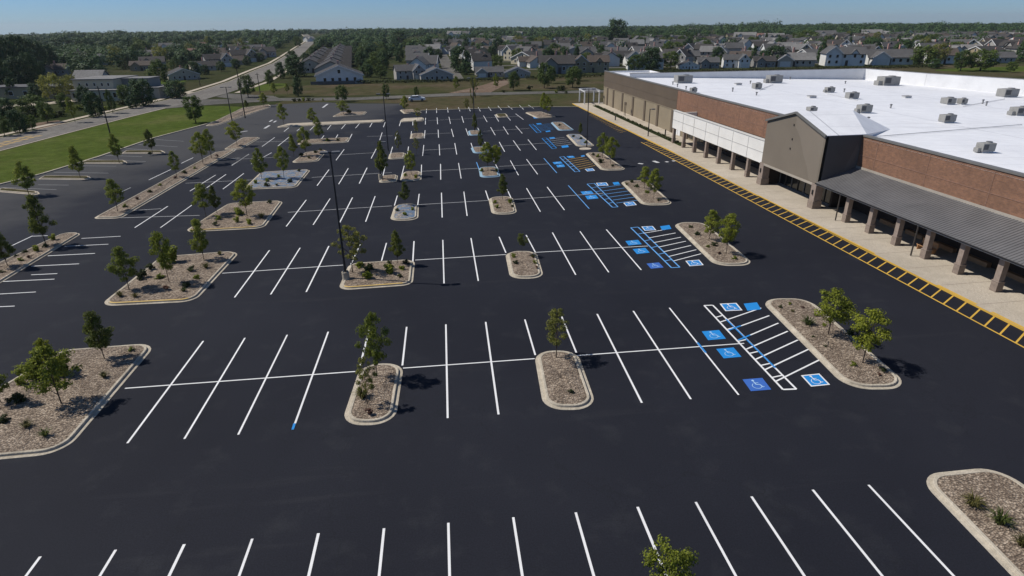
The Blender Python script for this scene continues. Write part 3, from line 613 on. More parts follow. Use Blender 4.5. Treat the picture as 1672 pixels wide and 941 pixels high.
# loose concrete pads
for q, lab in (((955.7, 243.7), 'round concrete pad on asphalt nearer than the fifth row store side island'),):
    c = G(*q); mb = MB(); mb.raw([(1.0*math.cos(k*math.pi/10), 1.0*math.sin(k*math.pi/10), z) for z in (0, .1) for k in range(20)], [tuple(20+k for k in range(20))]+[(k, (k+1) % 20, 20+(k+1) % 20, 20+k) for k in range(20)], 'concrete')
    o = mb.build('concrete_pad'); o.location = c; tag(o, lab, 'concrete pad')

# ------------------------------------------------------------------ trees: a unit tree is 1 m tall and 1 m wide, scaled per tree
def leaf_quads(clumps, size, mat, r_, flat=.5, aspect=1.5, squash=.75):
    mb = MB(); vs_ = []; fs_ = []
    for c, rad, n in clumps:
        for _ in range(n):
            d = Vector((r_.gauss(0, 1), r_.gauss(0, 1), r_.gauss(0, 1))); d.normalize()
            k = rad*(r_.random()**.45); p = Vector((c[0]+d.x*k, c[1]+d.y*k, c[2]+d.z*k*squash))
            jt = .55 if rad > .165 else 1.; nrm = (d*.8+Vector((r_.uniform(-jt, jt), r_.uniform(-jt, jt), r_.uniform(-.4, 1)*jt+flat))); nrm.normalize()
            a = nrm.orthogonal(); a.normalize(); b = nrm.cross(a); t = r_.uniform(0, 6.28)
            u = a*math.cos(t)+b*math.sin(t); w_ = nrm.cross(u); s = size*r_.uniform(.6, 1.3)
            u = u*s*.5*aspect; w_ = w_*s*.5
            i = len(vs_); vs_ += [tuple(p-u), tuple(p-w_), tuple(p+u), tuple(p+w_)]; fs_.append((i, i+1, i+2, i+3))
    mb.raw(vs_, fs_, mat); return mb
def profile(kind, t):
    if kind == 'cone': return .5*min(1, t*5+.25)*(1-t)**.62*1.08
    if kind == 'pear': return .5*math.sin(math.pi*min(1, max(0, (t*.90+.10)))**.85)**.7
    if kind == 'round': return .5*math.sqrt(max(0, 1-(2*t-1)**2))
    if kind == 'airy': return .5*math.sin(math.pi*(t*.82+.15))**.8
    return .5*math.sqrt(max(0, 1-(1.7*t-.75)**2))
def young_tree(kind, mat, seed, z0, nclump, per, leaf, crad):
    r_ = random.Random(seed); cl = []; tb = MB()
    lean = (r_.uniform(-.04, .04), r_.uniform(-.04, .04))
    tip = .93
    ax = lambda z: (lean[0]*math.sin(z*3), lean[1]*math.sin(z*2.4), z)
    tb.tube([ax(z) for z in (0, .04, .2, .45, .7, tip)], [.022, .015, .0125, .010, .006, .002], 'bark', 7)
    for i in range(nclump):
        t = ((i+r_.random())/nclump)**(.9 if kind != 'cone' else 1.2); z = z0+(.97-z0)*t
        R_ = profile(kind, t)*r_.uniform(.72, 1.12); a = i*2.4+r_.uniform(-.9, .9); q = R_*(r_.uniform(.4, .95) if kind != 'airy' else r_.uniform(.35, .95))
        cr = crad*r_.uniform(.7, 1.25)*(1 if t < .8 else .8); q = max(0, min(q, .53-cr*.7))
        b = ax(max(.12, z-.10-.12*q*2)); c = (b[0]+q*math.cos(a), b[1]+q*math.sin(a), z)
        cl.append((c, cr, int(per*r_.uniform(.7, 1.3)*(cr/crad)**2)))
        tb.tube([b, (b[0]+(c[0]-b[0])*.5, b[1]+(c[1]-b[1])*.5, b[2]+(c[2]-b[2])*.65), c], [.006, .0042, .0015], 'bark', 4, False)
    return tb.mesh('trunk', True), leaf_quads(cl, leaf, mat, r_, .5, 1.5, .42).mesh('crown')
PROTO = {}
spec = dict(cone=('leaf_dark', .29, 38, 130, .029, .14), conemid=('leaf_mid', .28, 34, 125, .030, .15), pear=('leaf_mid', .30, 34, 132, .029, .155), airy=('leaf_olive', .32, 24, 115, .027, .125), round=('leaf_bright', .40, 26, 140, .029, .155), bright=('leaf_bright', .32, 30, 128, .030, .155), small=('leaf_dark', .46, 14, 120, .036, .17))
for i, (k, (mt, z0, nc, per, lf, cr)) in enumerate(spec.items()):
    kk = {'conemid': 'cone', 'bright': 'pear', 'small': 'round'}.get(k, k)
    PROTO[k] = [young_tree(kk, mt, 100*i+j, z0, nc, per, lf, cr) for j in range(3)]
def big_tree(kind, mat, seed, z0, nclump, per, leaf, crad):
    r_ = random.Random(seed); tb = MB(); cl = []
    tb.tube([(0, 0, 0), (0, 0, .05), (.01, 0, z0+.1), (0, .01, .6)], [.035, .026, .02, .01], 'bark', 6)
    for i in range(nclump):
        t = (i+r_.random())/nclump; z = z0+(.95-z0)*t; R_ = profile(kind, t); a = i*2.4+r_.uniform(-.7, .7)
        q = R_*r_.uniform(.45, .9); cr = crad*r_.uniform(.7, 1.3); c = (min(q, .5-cr*.6)*math.cos(a), min(q, .5-cr*.6)*math.sin(a), z)
        cl.append((c, cr, int(per*r_.uniform(.8, 1.2))))
        if i % 3 == 0: tb.tube([(0, 0, z0*.8+.15*t), c], [.01, .003], 'bark', 4, False)
    return tb.mesh('trunk', True), leaf_quads(cl, leaf, mat, r_, .35, 1.3).mesh('crown')
for j in range(4):
    PROTO.setdefault('shade', []).append(big_tree('oval', 'leaf_far', 900+j, .20, 26, 120, .042, .175))
    PROTO.setdefault('shadedark', []).append(big_tree('oval', 'leaf_wood', 930+j, .10, 30, 125, .044, .185))
    PROTO.setdefault('conifer', []).append(big_tree('cone', 'leaf_wood', 960+j, .12, 30, 90, .042, .14))
    PROTO.setdefault('shadelight', []).append(big_tree('oval', 'leaf_olive', 990+j, .24, 24, 85, .042, .17))
TCOUNT = 0
def plant_tree(kind, x, y, h, wd, label, group, name='tree', z=0., var=None):
    global TCOUNT
    TCOUNT += 1
    tm, cm = PROTO[kind][(TCOUNT if var is None else var) % len(PROTO[kind])]
    o = thing(name, label, 'tree', (x, y, z), rng.uniform(0, 6.28), group); o.scale = (wd, wd, h)
    inst('trunk', tm, o); inst('crown', cm, o)
    return o
LOOK = dict(cone='dark green conical', conemid='mid green conical', pear='green oval', airy='thin airy', round='bright round crowned', bright='bright yellowish green', small='small dark lollipop shaped',
            shade='broad green', shadedark='dense dark green', conifer='dark pointed', shadelight='pale olive')
# (kind, base x, base y, top y, crown width px, island)
LT = [('pear', 616, 616, 513, 54, 'A1'), ('airy', 600, 662, 586, 42, 'A1'), ('airy', 908, 585, 505, 60, 'A2'), ('round', 1352, 548, 477, 74, 'A3'), ('bright', 1408, 594, 508, 66, 'A3'),
 ('cone', 171, 587, 510, 52, 'A0'), ('pear', 101, 661, 570, 80, 'A0'), ('bright', 82, 610, 556, 34, 'A0'), ('conemid', 3, 660, 582, 44, 'A0'),
 ('pear', 211, 474, 405, 47, 'B0'), ('bright', 277, 463, 379, 40, 'B0'), ('conemid', 333, 425, 360, 36, 'B0'),
 ('airy', 576, 446, 368, 56, 'B1'), ('cone', 649, 432, 377, 28, 'B1'), ('small', 852, 417, 383, 22, 'B2'),
 ('pear', 1157.5, 393, 345, 34, 'B3'), ('bright', 1185, 415, 350, 40, 'B3'),
 ('pear', 336.6, 354, 301, 33, 'C0'), ('cone', 355, 350, 304, 22, 'C0'), ('bright', 403.6, 354, 293, 37, 'C0'), ('conemid', 320, 369, 357, 20, None),
 ('cone', 661.6, 335, 298, 22, 'C1'), ('cone', 820, 327, 285, 24, 'C2'), ('pear', 1052, 309, 273, 24, 'C3'), ('pear', 1067.4, 325, 277, 28, 'C3'),
 ('conemid', 427.8, 293, 243, 28, 'D0'), ('bright', 464, 292, 240, 25, 'D0'), ('cone', 625, 294, 231, 25, 'D1'), ('pear', 672, 287, 247, 23, 'D2'), ('bright', 797, 279, 234, 28, 'D3'), ('bright', 809, 277, 238, 26, 'D3'),
 ('bright', 996, 270, 225, 25, 'D4'), ('pear', 984, 259, 218, 26, 'D4'),
 ('pear', 500.6, 255, 208, 26, 'E0'), ('conemid', 480, 256, 220, 17, 'E0'), ('airy', 651.7, 253, 214, 13, 'E1'), ('cone', 785, 245, 213, 13, 'E2'), ('airy', 680, 252, 224, 12, None), ('cone', 947, 222, 201, 10, 'E3'),
 ('conemid', 521.5, 230, 192, 20, 'F0'), ('airy', 680, 223, 196, 11, 'F1'), ('cone', 776, 217, 185, 11, 'F2'),
 ('pear', 511.5, 205, 177, 18, 'G0'), ('pear', 464, 205.5, 170, 19, 'G0'), ('airy', 682, 196, 177, 13, 'G1'), ('bright', 887, 189, 152, 14, 'G3'), ('bright', 893.5, 190, 158, 17, 'G3'),
 ('pear', 561, 187, 165, 22, 'H0'), ('pear', 661, 184, 157, 15, 'H1'), ('airy', 762, 183, 160, 13, None), ('airy', 773, 186, 122, 9, None),
 ('pear', 192, 345, 294, 33, 'L1'), ('pear', 289, 290, 248, 21, 'L1'), ('bright', 331.5, 268, 217, 31, 'L1'), ('pear', 346, 259, 212, 26, 'L1'), ('bright', 387.5, 238, 199, 27, 'L0'),
 ('cone', 75.5, 401, 319, 47, 'L2'), ('cone', 13.6, 436, 374, 40, 'L2'), ('conemid', 47.6, 319, 265, 38, 'M1'), ('conemid', 131.6, 291, 239, 28, 'M2'), ('conemid', 195, 266, 219, 24, 'M3'), ('cone', 249.5, 251, 211, 22, 'M4'),
 ('cone', 403, 177, 164, 10, 'N0'), ('conemid', 431, 174, 152, 18, 'N0')]
by = {}
for t in LT: by.setdefault(t[5], []).append(t)
for isl, ts in by.items():
    ts.sort(key=lambda t: t[1])
    for i, (k, bx, byy, ty, wpx, _) in enumerate(ts):
        p = G(bx, byy, .12 if isl else 0); h = height_at(p.x, p.y, ty); wd = wpx/px_scale(p.x, p.y, h*.6)
        if isl:
            pos = '' if len(ts) == 1 else (['left', 'right'][i] if len(ts) == 2 else ORD[i]+' from left')+' '
            lab = f'{LOOK[k]} young tree, {pos}on {ISL[isl]} island' if len(ts) > 1 else f'{LOOK[k]} young tree alone on {ISL[isl]} island'
        else:
            lab = {320: 'dark little tree crown behind the second row left corner island', 680: 'thin faint young tree between the middle fifth row stalls', 762: 'thin young tree on grass beyond the last row of stalls', 773: 'tall thin tree beside the far middle lamp post'}[int(bx)]
        plant_tree(k, p.x, p.y, h, wd, lab, 'young trees in the parking lot', 'young_tree', p.z)
p = G(1082, 1004); plant_tree('round', p.x, p.y, height_at(p.x, p.y, 899), 100/px_scale(p.x, p.y, 3), 'bright green tree top rising over the bottom frame edge', 'young trees in the parking lot', 'young_tree')

# street and verge trees by the roads
VT = [('shade', 320, 201, 155.6, 33, 'lone broad green tree on the bright lawn beside the parking lot'), ('shade', 631, 162, 137, 14, 0), ('shade', 680, 158, 141, 9, 0), ('pear', 744.6, 151.5, 124, 12, 0), ('airy', 777, 157, 122, 15, 0), ('pear', 809.7, 148, 120, 12, 0), ('shade', 838, 147.5, 116, 23, 0), ('shade', 888.5, 144, 103, 28, 0), ('shade', 935, 143, 111, 27, 0),
 ('shade', 559, 166, 139, 22, 0), ('shadedark', 487.6, 157, 125, 17, 0), ('pear', 448, 158, 135, 12, 0), ('pear', 469.5, 154, 136, 9, 0), ('shade', 405.4, 159, 122, 27, 1), ('shade', 440.8, 140, 114, 17, 1), ('shadedark', 459, 128, 101, 17, 1), ('shadedark', 479, 115, 83, 21, 1),
 ('shadedark', 235, 173, 129, 42, 2), ('shadedark', 217, 177, 156, 19, 2), ('shadedark', 289, 160, 131, 36, 2), ('shadedark', 157, 191, 150, 29, 2), ('shade', 184.6, 185, 147, 15, 2), ('pear', 123, 200, 158, 18, 2), ('shadelight', 92, 168, 120, 42, 2), ('shadelight', 122, 161, 122, 27, 2), ('conifer', 23, 161, 127, 23, 2), ('shade', 57, 190, 155, 48, 2), ('shade', 263, 141, 98, 37, 2), ('shadedark', 33, 217, 180, 29, 2), ('shade', 54, 213, 187, 19, 2), ('shade', 8, 222, 188, 24, 2), ('shadedark', 12, 192, 160, 32, 2), ('shade', 78, 200, 166, 26, 2), ('shadedark', 140, 172, 140, 24, 2), ('shade', 205, 166, 138, 22, 2), ('shadedark', 62, 166, 136, 26, 2), ('shade', 104, 178, 152, 22, 2)]
grp = {0: ('far verge', 'beside the far crossing road'), 1: ('right side', 'on the right verge of the main road'), 2: ('left side', 'left of the main road')}
for g in (0, 1, 2):
    ts = sorted([t for t in VT if t[5] == g], key=lambda t: t[1])
    for i, (k, bx, byy, ty, wpx, _) in enumerate(ts):
        p = G(bx, byy); h = height_at(p.x, p.y, ty)
        plant_tree(k, p.x, p.y, h, wpx/px_scale(p.x, p.y, h*.6), f'{LOOK[k]} tree {grp[g][1]}, {ORD[i]} from the left', 'trees along the roads', 'street_tree', -.03)
k, bx, byy, ty, wpx, lab = VT[0]; p = G(bx, byy); plant_tree(k, p.x, p.y, height_at(p.x, p.y, ty), wpx/px_scale(p.x, p.y, 3), lab, 'trees along the roads', 'street_tree', -.03)
# dark grove at the left edge
GV = [(-8, 135, 58, 46), (22, 131, 60, 40), (45, 128, 57, 40), (66, 124, 66, 34), (38, 142, 92, 34), (8, 146, 96, 36), (62, 138, 100, 30), (84, 118, 72, 30), (20, 112, 62, 44), (56, 140, 86, 26)]
for i, (bx, byy, ty, wpx) in enumerate(sorted(GV)):
    p = G(bx, byy); h = height_at(p.x, p.y, ty); plant_tree('shadedark', p.x, p.y, h, wpx/px_scale(p.x, p.y, h*.6), f'tall dense dark tree in the grove at the left edge, {ORD[i]} from left', 'dark grove at the left edge', 'grove_tree', -.08)

# ------------------------------------------------------------------ shrubs and tufts
def tuft(seed, mat, n=90, h=.5, spread=.42):
    r_ = random.Random(seed); mb = MB(); vs_ = []; fs_ = []
    for _ in range(n):
        a = r_.uniform(0, 6.28); o = r_.uniform(0, .1); L_ = h*r_.uniform(.6, 1.2); s = spread*r_.uniform(.35, 1.2)
        d = Vector((math.cos(a), math.sin(a), 0)); sd = Vector((-d.y, d.x, 0))*.016
        p0 = d*o; p1 = d*(o+s*.45)+Vector((0, 0, L_*.75)); p2 = d*(o+s)+Vector((0, 0, L_*r_.uniform(.55, 1)))
        i = len(vs_); vs_ += [tuple(p0-sd), tuple(p0+sd), tuple(p1+sd), tuple(p1-sd), tuple(p2)]; fs_ += [(i, i+1, i+2, i+3), (i+3, i+2, i+4)]
    mb.raw(vs_, fs_, mat); return mb.mesh('tuft')
def bush(seed, mat, n=12):
    r_ = random.Random(seed); cl = []
    for i in range(n):
        a = r_.uniform(0, 6.28); q = r_.uniform(0, .34); cl.append(((q*math.cos(a), q*math.sin(a), r_.uniform(.12, .48)), .17, 34))
    return leaf_quads(cl, .085, mat, r_, .3).mesh('bush')
SH = {'tuft': [tuft(1, 'blade_green'), tuft(2, 'blade_green', 120, .55)], 'drytuft': [tuft(3, 'blade_dry'), tuft(4, 'blade_dry', 110)], 'shrub': [bush(5, 'shrub_dark'), bush(6, 'shrub_dark'), bush(7, 'leaf_mid')], 'bush': [bush(8, 'leaf_bright', 18), bush(9, 'leaf_bright', 16)], 'reddish': [bush(10, 'shrub_red', 8)]}
SHL = dict(tuft='spiky green tuft', drytuft='dry yellowish tuft', shrub='low dark shrub', bush='leafy green bush', reddish='reddish brown shrub')
SL = [('bush', 62, 618, 58, 'A0'), ('bush', 102, 614, 50, 'A0'), ('bush', 36, 628, 24, 'A0'), ('shrub', 4, 690, 26, 'A0'), ('drytuft', 44, 698, 26, 'A0'), ('tuft', 74, 712, 26, 'A0'), ('drytuft', 170, 616, 20, 'A0'), ('shrub', 214, 572, 14, 'A0'), ('shrub', 30, 660, 34, 'A0'),
 ('drytuft', 592, 650, 34, 'A1'), ('reddish', 604, 676, 22, 'A1'), ('shrub', 932, 642, 14, 'A2'),
 ('tuft', 1319, 531, 28, 'A3'), ('shrub', 1274, 502, 9, 'A3'), ('shrub', 1290, 497, 9, 'A3'), ('reddish', 1311, 503, 9, 'A3'), ('shrub', 1345, 533, 12, 'A3'), ('drytuft', 1332, 517, 12, 'A3'), ('shrub', 1328, 551, 8, 'A3'), ('shrub', 1347, 567, 8, 'A3'), ('drytuft', 1294, 509, 9, 'A3'), ('shrub', 1394, 597, 16, 'A3'), ('shrub', 1441, 606, 15, 'A3'), ('reddish', 1436, 613, 11, 'A3'), ('shrub', 1390, 549, 24, 'A3'),
 ('shrub', 230, 455, 26, 'B0'), ('bush', 284, 428, 34, 'B0'), ('shrub', 246, 441, 20, 'B0'), ('shrub', 262, 456, 20, 'B0'), ('shrub', 313, 443, 17, 'B0'), ('drytuft', 337, 438, 17, 'B0'), ('shrub', 322, 455, 15, 'B0'), ('drytuft', 197, 484, 17, 'B0'), ('drytuft', 221, 485, 16, 'B0'), ('reddish', 271, 474, 20, 'B0'), ('shrub', 304, 469, 17, 'B0'), ('tuft', 300, 476, 14, 'B0'), ('drytuft', 359, 416, 13, 'B0'),
 ('shrub', 600, 443, 26, 'B1'), ('bush', 588, 437, 16, 'B1'), ('bush', 636, 447, 26, 'B1'), ('shrub', 657, 440, 16, 'B1'), ('bush', 600, 456, 20, 'B1'), ('shrub', 636, 430, 11, 'B1'), ('shrub', 653, 453, 13, 'B1'), ('shrub', 663, 430, 14, 'B1'),
 ('shrub', 838, 420, 13, 'B2'), ('shrub', 842, 431, 12, 'B2'), ('drytuft', 870, 420, 12, 'B2'), ('shrub', 873, 430, 11, 'B2'), ('reddish', 876, 438, 10, 'B2'),
 ('shrub', 1139, 385, 13, 'B3'), ('shrub', 1166, 402, 14, 'B3'), ('shrub', 1156, 404, 9, 'B3'), ('reddish', 1174, 415, 11, 'B3'), ('shrub', 1200, 423, 12, 'B3'), ('shrub', 1128, 372, 9, 'B3'),
 ('bush', 389, 352, 19, 'C0'), ('shrub', 358, 359, 17, 'C0'), ('bush', 388, 363, 14, 'C0'), ('bush', 407, 366, 14, 'C0'), ('shrub', 352, 368, 13, 'C0'), ('drytuft', 427, 356, 18, 'C0'), ('shrub', 440, 332, 12, 'C0'),
 ('shrub', 649, 345, 9, 'C1'), ('shrub', 674, 343, 10, 'C1'), ('bush', 809, 332, 9, 'C2'), ('bush', 812, 340, 10, 'C2'), ('bush', 833, 331, 9, 'C2'), ('shrub', 836, 338, 8, 'C2'),
 ('shrub', 1031, 298, 10, 'C3'), ('shrub', 1039, 306, 12, 'C3'), ('shrub', 1057, 316, 12, 'C3'), ('drytuft', 1075, 328, 9, 'C3'), ('drytuft', 1023, 302, 9, 'C3'),
 ('shrub', 436, 297, 11, 'D0'), ('shrub', 455, 290, 10, 'D0'), ('shrub', 489, 280, 9, 'D0'), ('bush', 418, 300, 10, 'D0'), ('shrub', 473, 298, 11, 'D0'), ('drytuft', 452, 303, 9, 'D0'), ('shrub', 948, 228, 8, 'E3'), ('shrub', 936, 224, 7, 'E3'), ('shrub', 956, 234, 8, 'E3'), ('shrub', 914, 206, 7, 'F3'), ('bush', 661, 352, 9, 'C1'), ('shrub', 436, 304, 12, 'D0'), ('bush', 679, 291, 9, 'D2'), ('bush', 662, 288, 7, 'D2'), ('bush', 787, 280, 9, 'D3'), ('bush', 811, 280, 8, 'D3'), ('shrub', 976, 257, 11, 'D4'), ('shrub', 981, 266, 13, 'D4'), ('shrub', 1000, 272, 8, 'D4'), ('shrub', 968, 254, 8, 'D4'),
 ('shrub', 516, 250, 10, 'E0'), ('shrub', 493, 256, 12, 'E0'), ('drytuft', 505, 259, 9, 'E0'), ('shrub', 524, 246, 8, 'E0'), ('shrub', 535, 231, 11, 'F0'), ('shrub', 552, 230, 9, 'F0'), ('shrub', 571, 186, 12, 'H0'),
 ('drytuft', 1588, 826, 42, 'R0'), ('tuft', 1632, 856, 46, 'R0'), ('drytuft', 1668, 892, 40, 'R0'),
 ('shrub', 204, 338, 12, 'L1'), ('reddish', 225, 326, 12, 'L1'), ('shrub', 246, 315, 11, 'L1'), ('shrub', 262, 304, 10, 'L1'), ('reddish', 287, 292, 11, 'L1'), ('shrub', 302, 284, 11, 'L1'), ('shrub', 318, 276, 9, 'L1'), ('reddish', 354, 256, 10, 'L1'),
 ('bush', 88, 392, 15, 'L2'), ('shrub', 74, 404, 13, 'L2'), ('bush', 61, 411, 14, 'L2'), ('shrub', 57, 404, 9, 'L2'), ('shrub', 41, 413, 11, 'L2'), ('reddish', 48, 422, 12, 'L2'), ('shrub', 34, 427, 12, 'L2'), ('shrub', 27, 419, 9, 'L2'), ('shrub', 4, 446, 11, 'L2'), ('shrub', 56, 327, 16, None), ('shrub', 246, 253, 10, 'M4')]
by = {}
for s in SL: by.setdefault(s[4], []).append(s)
for isl, ss in by.items():
    ss.sort(key=lambda s: s[1])
    for i, (k, bx, byy, wpx, _) in enumerate(ss):
        p = G(bx, byy, .16); wd = wpx/px_scale(p.x, p.y); me = SH[k][(i+len(ss)) % len(SH[k])]
        o = bpy.data.objects.new('shrub' if k in ('shrub', 'reddish') else 'bush' if k == 'bush' else 'grass_tuft', me); COL.objects.link(o); o.location = (p.x, p.y, .12 if isl else 0)
        o.rotation_euler = (0, 0, rng.uniform(0, 6.28)); s_ = wd*1.05; hs = {'bush': 1.25, 'shrub': .95, 'reddish': .8}.get(k, 1.)
        o.scale = (s_, s_, s_*hs*rng.uniform(.85, 1.1))
        lab = f'{SHL[k]}, {ORD[i]} plant from left on {ISL[isl]} island' if isl and len(ss) > 1 else f'{SHL[k]} {"on "+ISL[isl]+" island" if isl else "on asphalt near the lawn side stalls"}'
        tag(o, lab, 'shrub', 'shrubs on the planting islands')
# hedge shrubs left of the main road and by the side road
HB = [(62, 190, 34), (84, 192, 30), (100, 190, 22), (44, 196, 30), (130, 180, 18), (140, 176, 16), (200, 172, 20), (150, 186, 16), (174, 180, 14), (110, 178, 20)]
for i, (bx, byy, wpx) in enumerate(sorted(HB)):
    p = G(bx, byy); wd = wpx/px_scale(p.x, p.y); o = bpy.data.objects.new('bush', SH['shrub'][i % 3]); COL.objects.link(o); o.location = (p.x, p.y, -.05); o.scale = (wd, wd, wd*.8)
    o.rotation_euler.z = rng.uniform(0, 6); tag(o, f'dark green bush left of the main road, {ORD[i]} bush from the left', 'bush', 'bushes left of the main road')
HB = [(480, 166, 10), (488, 166, 10), (496, 165, 11), (504, 165, 10), (511, 164, 7), (527, 164, 6), (916, 149, 18), (924, 153, 8), (908, 152, 8), (822, 151, 8), (865, 147, 14)]
for i, (bx, byy, wpx) in enumerate(HB):
    p = G(bx, byy); wd = wpx/px_scale(p.x, p.y); o = bpy.data.objects.new('bush', SH['shrub'][i % 3]); COL.objects.link(o); o.location = (p.x, p.y, -.05); o.scale = (wd, wd, wd*.95)
    o.rotation_euler.z = rng.uniform(0, 6); tag(o, f'small dark bush by the far crossing road, {ORD[i]} bush from the left', 'bush', 'bushes by the far crossing road')

# ------------------------------------------------------------------ lamp posts and utility poles
def lamp_post(q, ty, label, heads, base=True, r0=.10, arm=1.0, az=0):
    p = G(*q); h = height_at(p.x, p.y, ty)
    root = thing('lamp_post', label, 'lamp post', p, az, 'tall dark lamp posts in the parking lot')
    if base:
        mb = MB(); mb.tube([(0, 0, 0), (0, 0, .75), (0, 0, .8)], [.30, .30, .27], 'kerb_concrete', 16); mb.build('concrete_base', root)
        mb = MB(); mb.box(-.2, .2, -.2, .2, .8, .84, 'metal_dark'); mb.build('base_plate', root)
    z0 = .84 if base else 0
    mb = MB(); mb.tube([(0, 0, z0), (0, 0, h)], [r0, r0*.6], 'metal_dark', 8); mb.build('pole', root)
    for a in heads:
        ca, sa = math.cos(a), math.sin(a); T = lambda x, y, z: (x*ca-y*sa, x*sa+y*ca, z)
        mb = MB(); mb.box(0, arm*.55, -.03, .03, h-.12, h-.05, 'metal_dark', T); ar = mb.build('arm', root)
        mb = MB(); mb.box(arm*.5, arm*.5+.62, -.2, .2, h-.14, h+.02, 'metal_mid', T, .03); hd = mb.build('lamp_head', root)
        mb = MB(); mb.box(arm*.5+.08, arm*.5+.54, -.15, .15, h-.155, h-.142, 'lamp_lens', T); mb.build('lens', hd)
lamp_post((565.5, 458), 248, 'tall dark lamp post on concrete base at second row lamp post island', (math.pi*.98, 0.1), arm=.25)
lamp_post((958, 240), 145, 'dark lamp post on the fifth row store side island', (0, math.pi), False)
lamp_post((634, 246), 153, 'dark lamp post among the middle fifth row stalls, left of centre', (0, math.pi), False)
lamp_post((775, 214), 127, 'dark lamp post on the sixth row right rounded island', (0, math.pi), False)
lamp_post((622, 294), 232, 'lamp post hidden behind dark conical tree on fourth row lamp post island', (0,), True)
lamp_post((1058, 224), 178, 'short dark lamp post on sidewalk beside the tan store wall', (0,), False, .11, .6)
lamp_post((380, 203), 142, 'dark lamp post at the lawn edge with a flat double head', (0, math.pi), False, .12)
def utility_pole(q, ty, label):
    p = G(*q); h = height_at(p.x, p.y, ty); root = thing('utility_pole', label, 'utility pole', p, R(10), 'thin dark poles along the main road')
    mb = MB(); mb.tube([(0, 0, -.1), (0, 0, h)], [.13, .08], 'wood_pole', 8); mb.build('pole', root)
    mb = MB(); mb.box(-.55, .55, -.05, .05, h-.5, h-.4, 'wood_pole'); mb.build('crossarm', root)
utility_pole((181, 223), 141, 'dark pole on the left edge of the bright lawn near the road bend')
utility_pole((400.5, 193), 108, 'taller dark pole just right of the flat headed lamp post')
utility_pole((427, 165), 119, 'short thin pole between trees on the right verge of the main road')
utility_pole((327, 140), 126, 'small dark post on the grass left of the main road')

# ------------------------------------------------------------------ the store
X0, SL_ = 42.464, .035
def Wd(u, v, z): return (X0-SL_*u+v, u+SL_*v, z)
HP = 8.1
UN, UF, VW = -46., 126., 4.
store = thing('store_building', 'long brick and tan store with white flat roof and gabled entrance', 'store', (X0, 0, 0))
def Ws(u, v, z):
    x, y, z = Wd(u, v, z); return (x-X0, y, z)
def wbox(mb, u0, u1, v0, v1, z0, z1, mat): mb.box(v0, v1, u0, u1, z0, z1, mat, lambda x, y, z: Ws(y, x, z))
BACK_R = (101.5-X0, 110.5); BR2 = (105.-X0, 94.6); BR3 = (111.-X0, 79.2); BR4 = (132.-X0, 25.); BR5 = (140.-X0, -46)
FN, FF = Ws(UN, VW, 0), Ws(UF, VW, 0)
def roof_z(x, y):                          # local coordinates: falls to the back
    return 7.75-.029*max(0, x-3)
# walls
mb = MB()
wbox(mb, UN, 66, VW-.0, VW+.4, 0, 4.55, 'shaded_wall'); mb.build('rear_walkway_wall', store)
mb = MB(); wbox(mb, UN, 79, VW+.03, VW+.4, 4.55, HP-.12, 'brick')
mb.build('brick_wall', store)
mb = MB()
for u in list(range(-44, 28, 7))+[41+7.3*i for i in range(6)]: wbox(mb, u, u+.05, VW+.005, VW+.03, 4.6, HP-.12, 'brick_trim')
wbox(mb, UN, 28.4, VW-.005, VW+.03, 6.0, 6.05, 'brick_trim'); wbox(mb, 40.6, 79, VW-.005, VW+.03, 6.0, 6.05, 'brick_trim')
mb.build('brick_band', store)
mb = MB(); wbox(mb, 79, UF, VW+.0, VW+.4, 4.4, HP-.12, 'brown_band'); wbox(mb, 79, UF, VW-.05, VW, 6.0, 6.12, 'pilaster_brown'); mb.build('brown_wall_band', store)
mb = MB(); wbox(mb, 66, UF, VW+.02, VW+.4, 0, 4.4, 'tan_wall'); wbox(mb, 66, UF, VW-.06, VW+.02, 4.3, 4.4, 'tan_wall'); mb.build('tan_wall', store)
for u in (72.8, 80, 87.5, 95, 102.5, 110, 117, 122): mb = MB(); wbox(mb, u, u+.9, VW-.12, VW+.02, 0, 4.3, 'pilaster_brown'); mb.build('pilaster', store)
mb = MB(); wbox(mb, 76.2, 78.4, VW-.04, VW+.02, .15, 4.1, 'parapet_white'); d_ = mb.build('service_door', store)
mb = MB(); wbox(mb, 77.25, 77.33, VW-.07, VW-.04, .15, 4.1, 'panel_joint'); wbox(mb, 76.1, 78.5, VW-.1, VW-.04, 4.1, 4.25, 'panel_joint'); mb.build('door_frame', d_)
mb = MB()
P = [(FN[0], FN[1]), (FF[0], FF[1]), (FF[0]+12, FF[1]+.4), (FF[0]+12, 110.4), BACK_R, BR2, BR3, BR4, BR5]
mb.poly([(x, y, roof_z(x, y)) for x, y in P][::-1], 'roof_membrane')
mb.build('roof', store)
# side and rear walls with parapet
def wallseg(mb, a, b, z0, z1, th, mat):
    d = Vector((b[0]-a[0], b[1]-a[1])).normalized(); n = Vector((d.y, -d.x))*th
    vs_ = [(a[0], a[1], z0), (b[0], b[1], z0), (b[0]+n.x, b[1]+n.y, z0), (a[0]+n.x, a[1]+n.y, z0)]; vs_ += [(x, y, z1) for x, y, z in vs_]
    mb.raw(vs_, [(3, 2, 1, 0), (4, 5, 6, 7), (0, 1, 5, 4), (1, 2, 6, 5), (2, 3, 7, 6), (3, 0, 4, 7)], mat)
mb = MB()
far0 = (FF[0]+1.6, 109.8)
for a, b in (((FF[0]+12, 110.2), (FF[0]+12, FF[1]+.4)), ((FF[0]+12, FF[1]+.4), (FF[0]+.2, FF[1]))): wallseg(mb, b, a, 0, HP-.1, .3, 'parapet_white')
for a, b in ((far0, BACK_R), (BACK_R, BR2), (BR2, BR3), (BR3, BR4), (BR4, BR5)): wallseg(mb, a, b, 0, 8.6, .35, 'parapet_white')
mb.build('rear_parapet_wall', store)
